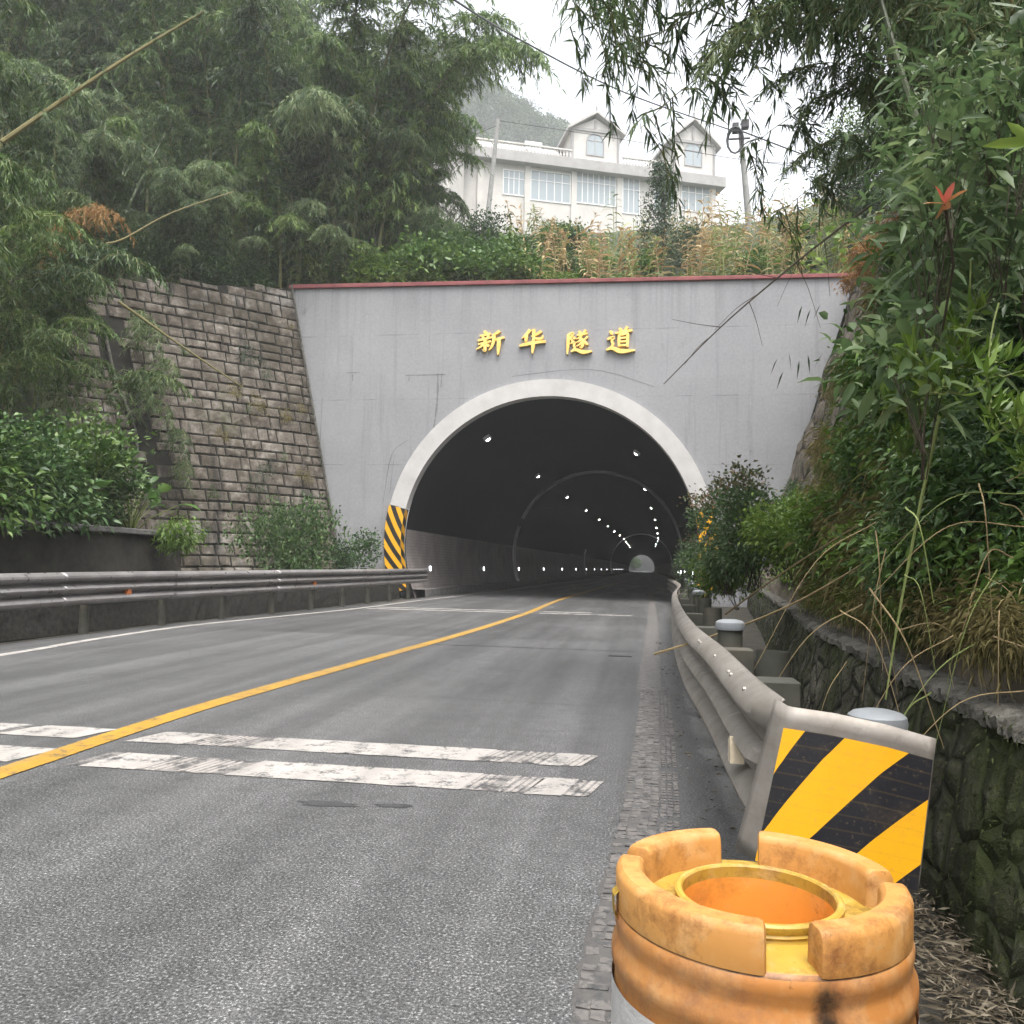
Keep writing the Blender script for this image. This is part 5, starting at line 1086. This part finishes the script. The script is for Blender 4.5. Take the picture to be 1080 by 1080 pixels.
for k in range(200):
    u = rnd.random()
    if u < .60: px, y = rnd.uniform(725, 900), rnd.uniform(31.2, 47)
    elif u < .82: px, y = rnd.uniform(560, 700), rnd.uniform(31.2, 39)
    elif u < .9: px, y = rnd.uniform(540, 580), rnd.uniform(46, 50)
    else: px, y = rnd.uniform(640, 760), rnd.uniform(38, 48)
    q = ony(px, 250, y); dry = rnd.random() < (.62 if px > 700 or y < 36 else .45)
    (rnd.choice(MD) if dry else rnd.choice(MG)).put((q.x, y, z_hill(q.x, y) - .05), (rnd.uniform(-.25, .25), rnd.uniform(-.25, .25), rnd.uniform(0, 6)), rnd.uniform(.65, 1.25), 'dry straw-coloured maize plant on the slope above the portal' if dry else 'green maize plant on the slope above the portal', 'maize', 'dry maize above the portal' if dry else 'green maize above the portal')
n = 9000; px = RNG.uniform(380, 905, n); yy = 30.75 + 20 * RNG.uniform(size=n) ** 2.2; P = []
for a, b in zip(px, yy): q = ony(a, 260, b); P.append((q.x + rnd.uniform(-.4, .4), b, z_hill(q.x, b) - .03))
o = leaves('weedy_grass', M_GRASS, P, RNG.normal(size=(n, 3)) * .45 + np.array([0, -.1, 1.0]), RNG.uniform(.25, .75, n), RNG.uniform(.02, .06, n), np.clip(RNG.normal(.45, .25, n), 0, 1), droop=.5); tag(o, 'mixed weedy grass along the top of the portal and up the slope', 'grass', kind='stuff')
CT = tree('small_tree', 5.3, 1.35, 5200, .16, .06, M_DCON, 15, .09, True, cb=.16); q = ony(697, 283, 37.5); CT.put((q.x, 37.5, z_hill(q.x, 37.5) - .1), (0, 0, 0), 1.0, 'dark conical small tree standing in front of the house towers', 'tree')
q = ony(722, 268, 39.5); CT2 = shrub('shrub', (.9, .9, 1.2), 1800, .15, .06, M_DCON, 7, flat=.2); CT2.put((q.x, 39.5, z_hill(q.x, 39.5)), (0, 0, 1), 1.0, 'dark shrub leaning against the conical small tree', 'shrub')
# right shoulder above the portal's right end
RT = shrub('vine_covered_tree', (2.0, 2.0, 2.6), 8000, .15, .075, M_GLOSS, 12, flat=.3, mat2=M_FRESH, frac2=.10, stems=10)
for (px, py, y, s_, lab) in ((893, 228, 37, 1.0, 'round dark vine-covered tree on the right shoulder beside the white sky'), (935, 235, 35, 1.15, 'taller vine-covered tree right of the round one'), (985, 225, 33, 1.2, 'vine-covered tree at the back of the right bank')):
    q = ony(px, py, y); RT.put((q.x, y, q.z - .3), (0, 0, rnd.uniform(0, 6)), s_, lab, 'tree')
BG = bigleaf('large_leaved_plant', 22, .62, .30, M_FRESH, 1.5, .8, 1.4)
for (px, py, y, s_, lab) in ((882, 232, 35.0, 1.0, 'large pale-leaved plant below the round vine-covered tree'), (862, 258, 33, .95, 'large pale-leaved plant low beside the maize'), (915, 250, 33, 1.0, 'large pale-leaved plant above the orange earth'), (880, 278, 31.5, .8, 'large-leaved plant at the right end of the red coping'), (850, 285, 31.2, .55, 'small large-leaved plant on the coping among the maize')):
    q = ony(px, py + 20, y); BG.put((q.x, y, max(q.z, z_hill(q.x, y)) - .1), (0, 0, rnd.uniform(0, 6)), s_, lab, 'plant')

# ---- misty trees on the far hill
FT = [tree('hill_tree', 9.5, 5.2, 2600, .8, .45, M_FAR, 14, .3, cb=.45), tree('hill_tree', 12, 5.0, 2600, .8, .45, M_FAR, 15, .3, cb=.4)]
FB = bamboo('hill_bamboo', 13, 3.5, 80, 16, .8, .2, M_FAR, M_CULM, .25, 2.4, .3, .8, .1, tw=False, seed=5)
for k in range(170):
    px = rnd.uniform(415, 615) if k % 4 else rnd.uniform(520, 610); y = rnd.uniform(225, 305); q = ony(px, 150, y); sc_ = rnd.uniform(.75, 1.15)
    rnd.choice((FT[0], FT[1], FB)).put((q.x, y, z_hill(q.x, y) - .3), (0, 0, rnd.uniform(0, 6)), sc_ * 1.1, 'pale misty tree on the far hill left of the house', 'tree', 'misty trees on the far hill')
for k in range(5):
    px = rnd.uniform(655, 680) + (k % 2) * 3; q = ony(px, 600, 400 + 8 * k); FT[k % 2].put((q.x + rnd.uniform(-6, -1), 400 + 9 * k, -.2), (0, 0, k), .55, 'small bright tree seen through the far end of the tunnel', 'tree', 'trees beyond the far end of the tunnel')

# ---- right bank: dense shrubs, vines, trailing grass
KS = [shrub('bank_shrub', (.55, .5, .45), 1900, .085, .026, M_GLOSS, 7, flat=.35, hang=.15), shrub('bank_shrub', (.6, .5, .45), 1500, .09, .034, M_BROAD, 7, flat=.4, hang=.2), shrub('bank_shrub', (.55, .5, .5), 1500, .12, .022, M_BAMG, 7, flat=.4, hang=.4), shrub('bank_shrub', (.5, .45, .4), 1100, .09, .042, M_FRESH, 6, flat=.35, hang=.1)]
KL = ['dark glossy shrub clinging to the right bank', 'broad-leaved green shrub clinging to the right bank', 'narrow-leaved shrub hanging on the right bank', 'fresh yellow-green shrub on the right bank']
KG = ['dark glossy shrubs on the right bank', 'broad-leaved shrubs on the right bank', 'narrow-leaved shrubs on the right bank', 'fresh green shrubs on the right bank']
def bank_cover(n, x0, x1, y0, y1, kinds, smin, smax, out=.1):
    c = 0
    for k in range(n * 3):
        if c >= n: break
        px, py = rnd.uniform(x0, x1), rnd.uniform(y0, y1); p = hit(px, py)
        if p is None or p.x < 0 or p.y > 30.2: continue
        i = rnd.choice(kinds); s_ = rnd.uniform(smin, smax) * lerp([3, 8, 20], [.75, 1.0, 1.6], p.y)
        KS[i].put((p.x - out, p.y, p.z - .35 * s_), (0, rnd.uniform(-.5, -.1), rnd.uniform(0, 6)), s_, KL[i], 'shrub', KG[i]); c += 1
bank_cover(40, 940, 1120, -30, 130, (0, 2, 2), .9, 1.4)
bank_cover(80, 1005, 1130, 60, 420, (0, 0, 2, 2, 1), .8, 1.3)
bank_cover(22, 965, 1010, 255, 420, (0, 0, 2), .4, .7)
bank_cover(70, 930, 1110, 400, 660, (1, 1, 3, 2, 0), .55, 1.0)
bank_cover(20, 830, 920, 520, 620, (1, 1, 0, 3), .4, .7)
TR_ = [shrub('grass_tussock', (.45, .4, .4), 900, .20, .010, M_DRYG, 5, stems=2, flat=.7, hang=.7), shrub('grass_tussock', (.45, .4, .4), 900, .18, .012, M_GRASS, 5, stems=2, flat=.7, hang=.6)]
c = 0
for k in range(400):
    px, py = rnd.uniform(845, 1085), rnd.uniform(300, 720); p = hit(px, py)
    if p is None or p.x < 0 or p.y > 30 or px < lerp([290, 490, 560, 690], [930, 862, 850, 850], py): continue
    i = 0 if rnd.random() < .45 else 1; s_ = rnd.uniform(.6, 1.1) * lerp([3, 8, 22], [.6, .8, .9], p.y)
    TR_[i].put((p.x - .02, p.y, p.z - .2 * s_), (0, rnd.uniform(-.6, 0), rnd.uniform(0, 6)), s_, ('dry brown grass tussock trailing down the right bank', 'green grass tussock trailing down the right bank')[i], 'grass tussock', ('dry grass tussocks on the right bank', 'green grass tussocks on the right bank')[i]); c += 1
    if c >= 170: break
for k in range(26):
    y = 2.6 + 7.5 * (k / 26) ** 1.1; x = lerp([q[1] for q in RW], [q[0] for q in RW], y) + .36; TR_[k % 3 == 2].put((x, y, .86), (0, -.5, rnd.uniform(0, 6)), rnd.uniform(.22, .40), ('dry grass tussock drooping over the brown upper wall', 'green grass tussock drooping over the brown upper wall')[k % 3 == 2], 'grass tussock', ('dry tussocks over the brown upper wall', 'green tussocks over the brown upper wall')[k % 3 == 2])
ET = shrub('dry_fern', (.6, .5, .5), 700, .2, .03, M_DEADB, 5, stems=2, flat=.6, hang=.5)
for (px, py) in ((900, 285), (915, 270), (930, 262), (945, 250), (905, 300), (925, 285), (890, 315), (880, 350), (870, 385)):
    p = hit(px, py)
    if p: ET.put((p.x - .05, p.y, p.z - .3), (0, -.3, rnd.uniform(0, 6)), .8, 'orange-brown dry fern on the bank at the right end of the portal', 'fern', 'dry ferns at the right end of the portal')
# shrub with reddish tips that hides the right foot of the portal
RS = [shrub('rose_bush', (.85, .7, .7), 5200, .07, .034, M_BAMG, 9, mat2=M_ROSE, frac2=.11, flat=.25, stems=14), shrub('leafy_bush', (.8, .7, .65), 2600, .10, .048, M_FRESH, 8, flat=.3)]
for (px, py, d, s_, i, lab) in ((765, 608, 11.0, .92, 0, 'grey-green small-leaved bush with reddish tips at the right foot of the portal'), (795, 602, 10.5, 1.0, 0, 'taller reddish-tipped bush right of the striped portal panel'), (832, 592, 9.6, .75, 1, 'bright green leafy bush above the right ditch wall'), (868, 580, 8.8, .7, 1, 'green leafy bush further along the right ditch wall'), (748, 622, 13.0, .75, 0, 'low grey-green bush filling the foot of the right striped panel'), (778, 628, 11.5, .7, 1, 'low bright green bush between the pipe posts and the ditch wall')):
    p = at(px, py, d); RS[i].put((p.x, p.y, p.z - .1), (0, 0, rnd.uniform(0, 6)), s_, lab, 'bush')
# dry straws, long stems and brambles over the right wall
def straw(pts, r_, mat, label, grp=None, name='dry_straw'):
    m = MB(); m.tube(bez([at(*p) for p in pts], 14), [r_ * (1 - .6 * k / 14) for k in range(15)], 5, cap=False); o = tag(m.build(name, mat), label, 'stem')
    if grp: o['group'] = grp
straw([(990, 440, 3.4), (968, 545, 3.3), (948, 650, 3.25), (934, 738, 3.2)], .008, M_STALKG, 'long straight pale green stem hanging before the right bank')
straw([(690, 690, 6.6), (760, 668, 6.2), (830, 640, 5.6), (905, 598, 5.0), (985, 545, 4.4)], .010, M_STRAW, 'long bare bramble arching from the bank towards the pipe posts')
straw([(765, 648, 8.5), (800, 622, 7.6), (850, 588, 6.5), (960, 520, 5.2)], .010, M_STRAW, 'thin bramble arching above the long bare bramble')
for k in range(38):
    px, py = rnd.uniform(880, 1090), rnd.uniform(500, 740); d = rnd.uniform(2.7, 4.6); a = rnd.uniform(-2.9, -.2); l = rnd.uniform(60, 190)
    straw([(px, py, d), (px + math.cos(a) * l * .5, py - math.sin(a) * l * .5 - 22, d - .1), (px + math.cos(a) * l, py - math.sin(a) * l + rnd.uniform(0, 40), d - .1)], rnd.uniform(.0018, .004), M_STRAW if rnd.random() < .7 else M_STALKG, 'thin dry stem crossing over the right wall', 'thin dry stems over the right wall')
# leaf hanks hanging close on the right
NV = bamboo('leafy_vine', 1.5, .5, 16, 12, .13, .035, M_FRESH, M_STALKG, .2, .28, .6, .9, .006, seed=21)
for (px, py, d, s_, rx) in ((1000, 380, 3.3, .55, 2.7), (1045, 330, 3.0, .6, 2.9), (1078, 400, 2.9, .55, 2.6), (985, 470, 3.4, .35, 2.8), (1060, 470, 3.1, .4, 2.9)):
    NV.put(at(px, py - 60, d), (rx, 0, rnd.uniform(0, 6)), s_, 'fresh green leafy vine hanging close on the right bank', 'vine', 'leafy vines hanging close on the right bank')
SP = [shrub('leafy_sprig', (.28, .24, .24), 110, .085, .032, M_BAMG, 4, segs=2, stems=6, flat=.3), shrub('leafy_sprig', (.3, .25, .25), 120, .11, .022, M_BAMG, 4, segs=2, stems=6, flat=.3)]
for k in range(26):
    px, py = rnd.uniform(965, 1085), rnd.uniform(90, 470); d = rnd.uniform(2.9, 4.2)
    SP[k % 2].put(at(px, py, d), (0, 0, rnd.uniform(0, 6)), rnd.uniform(.7, 1.2), ('pale narrow-leaved sprig sticking out of the right bank', 'dark broad-leaved sprig sticking out of the right bank')[k % 2], 'sprig', ('pale sprigs on the right bank', 'dark sprigs on the right bank')[k % 2])
rl = at(996, 215, 2.35); e = plant('red_leaf_sprig'); e.location = rl; tag(e, 'sprig of red and coppery young leaves on the right', 'sprig'); bpy.context.view_layer.update()
T = []; D = np.array([CR * a + CU * b - CF * .25 for a, b in ((-.55, .85), (.30, .95), (.75, .55), (-.95, .02), (.1, -.5), (-.5, -.62), (.45, -.4))]); 
leaves('foliage', M_RED, [tuple(rl)] * 7, D, np.array([.066, .07, .075, .075, .02, .06, .02]), .024, np.array([.2, .3, .95, .9, 1, .95, 1]), e, droop=.12, segs=2, fold=.1)
m = MB(); m.tube([rl, rl - CU * .14 + CF * .1 + CR * .08, rl - CU * .3 + CF * .3 + CR * .15], .004, 5); m.build('stem', M_TWIG, e)
lf = at(1092, 150, 2.6); e = plant('leaf_spray'); e.location = lf; tag(e, 'pair of long bright yellow-green leaves at the right frame edge', 'leaves'); leaves('foliage', M_FRESH, [tuple(lf)] * 3, np.array([-CR * 1.0 + CU * .02, -CR * .6 + CU * .5, -CR * .9 - CU * .3 + CF * .3]), np.array([.17, .12, .1]), .036, np.array([1, .9, .6]), e, droop=.1, segs=2); m = MB(); m.tube([lf, lf + CR * .3 - CU * .05], .004, 5); m.build('stem', M_STALKG, e)

# ---- overhanging bamboo, upper right
OB = [bamboo('bamboo', 4.2, 3.6, 60, 22, .165, .024, M_BAMG, M_CULM, .25, .95, .62, .85, .02, seed=31), bamboo('bamboo', 4.6, 2.6, 75, 26, .16, .024, M_BAMG, M_CULM, .2, .9, .5, .85, .02, seed=32), bamboo('bamboo', 3.6, 3.2, 64, 24, .165, .024, M_BAMG, M_CULM, .15, .85, .7, .9, .018, seed=33)]
def overhang(px, py, d, i, rz, s_, lab='grey-green bamboo leaning over the road from the right bank', grp='bamboo leaning over from the right bank'):
    """root point in the picture (may lie above the frame), depth, kind, heading"""
    p = at(px, py, d); OB[i].put(p, (0, 0, rz), s_, lab, 'bamboo', grp)
for (px, py, d, i, rz, s_) in ((1010, 120, 7.5, 0, 3.0, 1.0), (960, 40, 8.0, 0, 3.3, .95), (920, 30, 8.5, 2, 2.9, .9), (1000, 200, 7.0, 1, 3.2, .8), (950, 180, 8.0, 1, 2.7, .75), (1060, 160, 6.0, 1, 3.3, .9), (1040, 40, 6.2, 2, 3.5, 1.0), (990, 60, 7.0, 1, 2.4, .85), (930, 110, 8.8, 1, 3.6, .8), (900, 70, 9.2, 2, 3.3, .8),
     (760, -120, 8.0, 0, 3.1, 1.0), (800, -100, 8.5, 2, 3.4, 1.0), (840, -60, 8.5, 0, 2.9, 1.0), (880, -90, 8.0, 1, 3.2, 1.0), (900, -60, 7.5, 2, 3.0, 1.05), (820, -130, 7.2, 2, 3.3, 1.0), (930, -20, 7.5, 0, 3.0, .95), (970, 20, 7, 2, 3.15, .95), (1010, 60, 6.3, 2, 3.0, .95), (940, 60, 8.2, 0, 3.2, .8),
     (1050, 245, 7.5, 0, 3.14, 1.0), (1040, 180, 7.0, 0, 3.05, 1.0), (1100, 230, 6.6, 2, 3.1, 1.0), (1110, 290, 7.0, 2, 3.0, .7), (1090, 260, 7.4, 2, 3.3, .8),
     (1080, 240, 5.5, 1, 2.8, .75), (1020, 10, 7.6, 0, 3.25, 1.15), (980, -40, 7.8, 0, 3.1, 1.1), (860, 0, 9.5, 1, 3.0, .7), (1100, 100, 5.2, 2, 3.2, .9), (970, 250, 7.5, 1, 3.4, .55), (1000, 300, 6.5, 1, 3.1, .45), (880, -20, 9, 1, 3.5, .8), (1050, -30, 6.5, 1, 3.1, 1.0)):
    overhang(px, py, d, i, rz, s_)
stick([(1030, 330, 5.0), (1000, 220, 5.1), (955, 90, 5.4), (920, -30, 5.8)], .032, M_BARKG, 'smooth green bamboo culm rising through the right foliage')
# bare drooping twig in front of the portal
m = MB(); main = bez([at(*p) for p in ((1010, 165, 6.6), (950, 195, 6.5), (880, 245, 6.4), (820, 293, 6.3), (760, 345, 6.2), (700, 405, 6.1))], 30); m.tube(main, [.011 * (1 - .8 * k / 30) + .0012 for k in range(31)], 5)
lv_p, lv_d = [], []
for (k, dx, dy) in ((13, 6, 60), (15, -30, 55), (16, 26, 70), (18, -48, -12), (20, -46, 38), (21, 14, 46), (24, -50, -8), (25, -28, 30), (11, 40, 60)):
    b = main[k]; m.tube(bez([b, b + (CR * dx * .5 - CU * dy * .4) * (6.3 / F), b + (CR * dx - CU * dy) * (6.3 / F)], 6), [.004, .0035, .003, .0026, .0022, .002, .0015], 4)
for (px, py) in ((846, 322), (855, 326), (866, 320), (820, 378), (832, 372), (843, 380), (852, 374), (868, 372), (826, 392)):
    lv_p.append(tuple(at(px, py, 6.3))); lv_d.append(tuple(CR * rnd.uniform(-.8, .3) - CU * 1.0))
e = plant('bare_twig'); tag(e, 'long bare drooping twig crossing in front of the portal wall', 'twig'); m.build('twig', M_TWIG, e); leaves('withered_leaves', M_DCON, lv_p, lv_d, .12, .016, .1, e)

# ---- leaf litter by the barrel and the ditch
n = 5000; P = np.stack([RNG.uniform(.70, 1.12, n), RNG.uniform(1.2, 5.0, n), RNG.uniform(-.055, .02, n)], 1); k = RNG.uniform(size=n) < .8; P[k, 0] = RNG.uniform(.84, 1.1, k.sum())
D = RNG.normal(size=(n, 3)) * np.array([1, 1, .18]); tag(leaves('leaf_litter', M_LITTER, P, D, RNG.uniform(.025, .08, n), RNG.uniform(.004, .010, n), RNG.uniform(0, .85, n), droop=.05), 'dry bamboo leaf litter on the ground between barrel and ditch wall', 'leaf litter', kind='stuff')
n = 420; P = np.stack([RNG.uniform(.25, .62, n), RNG.uniform(1.8, 14, n), np.full(n, .006)], 1); D = RNG.normal(size=(n, 3)) * np.array([1, 1, .06]); tag(leaves('scattered_leaves', M_LITTER, P, D, RNG.uniform(.015, .06, n), RNG.uniform(.005, .012, n), RNG.uniform(0, .6, n), droop=.0), 'scraps of dead leaf on the road shoulder along the right guardrail', 'leaf litter', kind='stuff')
n = 2600; P = np.stack([RNG.uniform(1.04, 1.25, n), RNG.uniform(1.5, 9, n), RNG.uniform(.0, .72, n)], 1); P[:, 0] = 1.02 + .02 * P[:, 1] + P[:, 2] * .2; D = RNG.normal(size=(n, 3)) * .4 + np.array([-.5, 0, -.5]); tag(leaves('moss', M_MOSSL, P, D, RNG.uniform(.008, .028, n), RNG.uniform(.004, .009, n), RNG.uniform(.1, 1, n), droop=.3), 'dark moss and tiny ferns on the face of the ditch wall', 'moss', kind='stuff')

# ================================================================== MIST
if HAZE > 0:
    hz_ = MB(); hz_.box((-160, -130, -1.4), (160, 480, 128), 0)
    k = bpy.data.materials.new('mist'); k.use_nodes = True; k.node_tree.nodes.clear(); v = k.node_tree.nodes.new('ShaderNodeVolumePrincipled'); ou = k.node_tree.nodes.new('ShaderNodeOutputMaterial')
    v.inputs['Color'].default_value = (.93, .95, .97, 1); v.inputs['Density'].default_value = HAZE; v.inputs['Anisotropy'].default_value = .2; k.node_tree.links.new(v.outputs[0], ou.inputs['Volume'])
    tag(hz_.build('haze', k), 'thin mist lying over the whole place', kind='stuff')
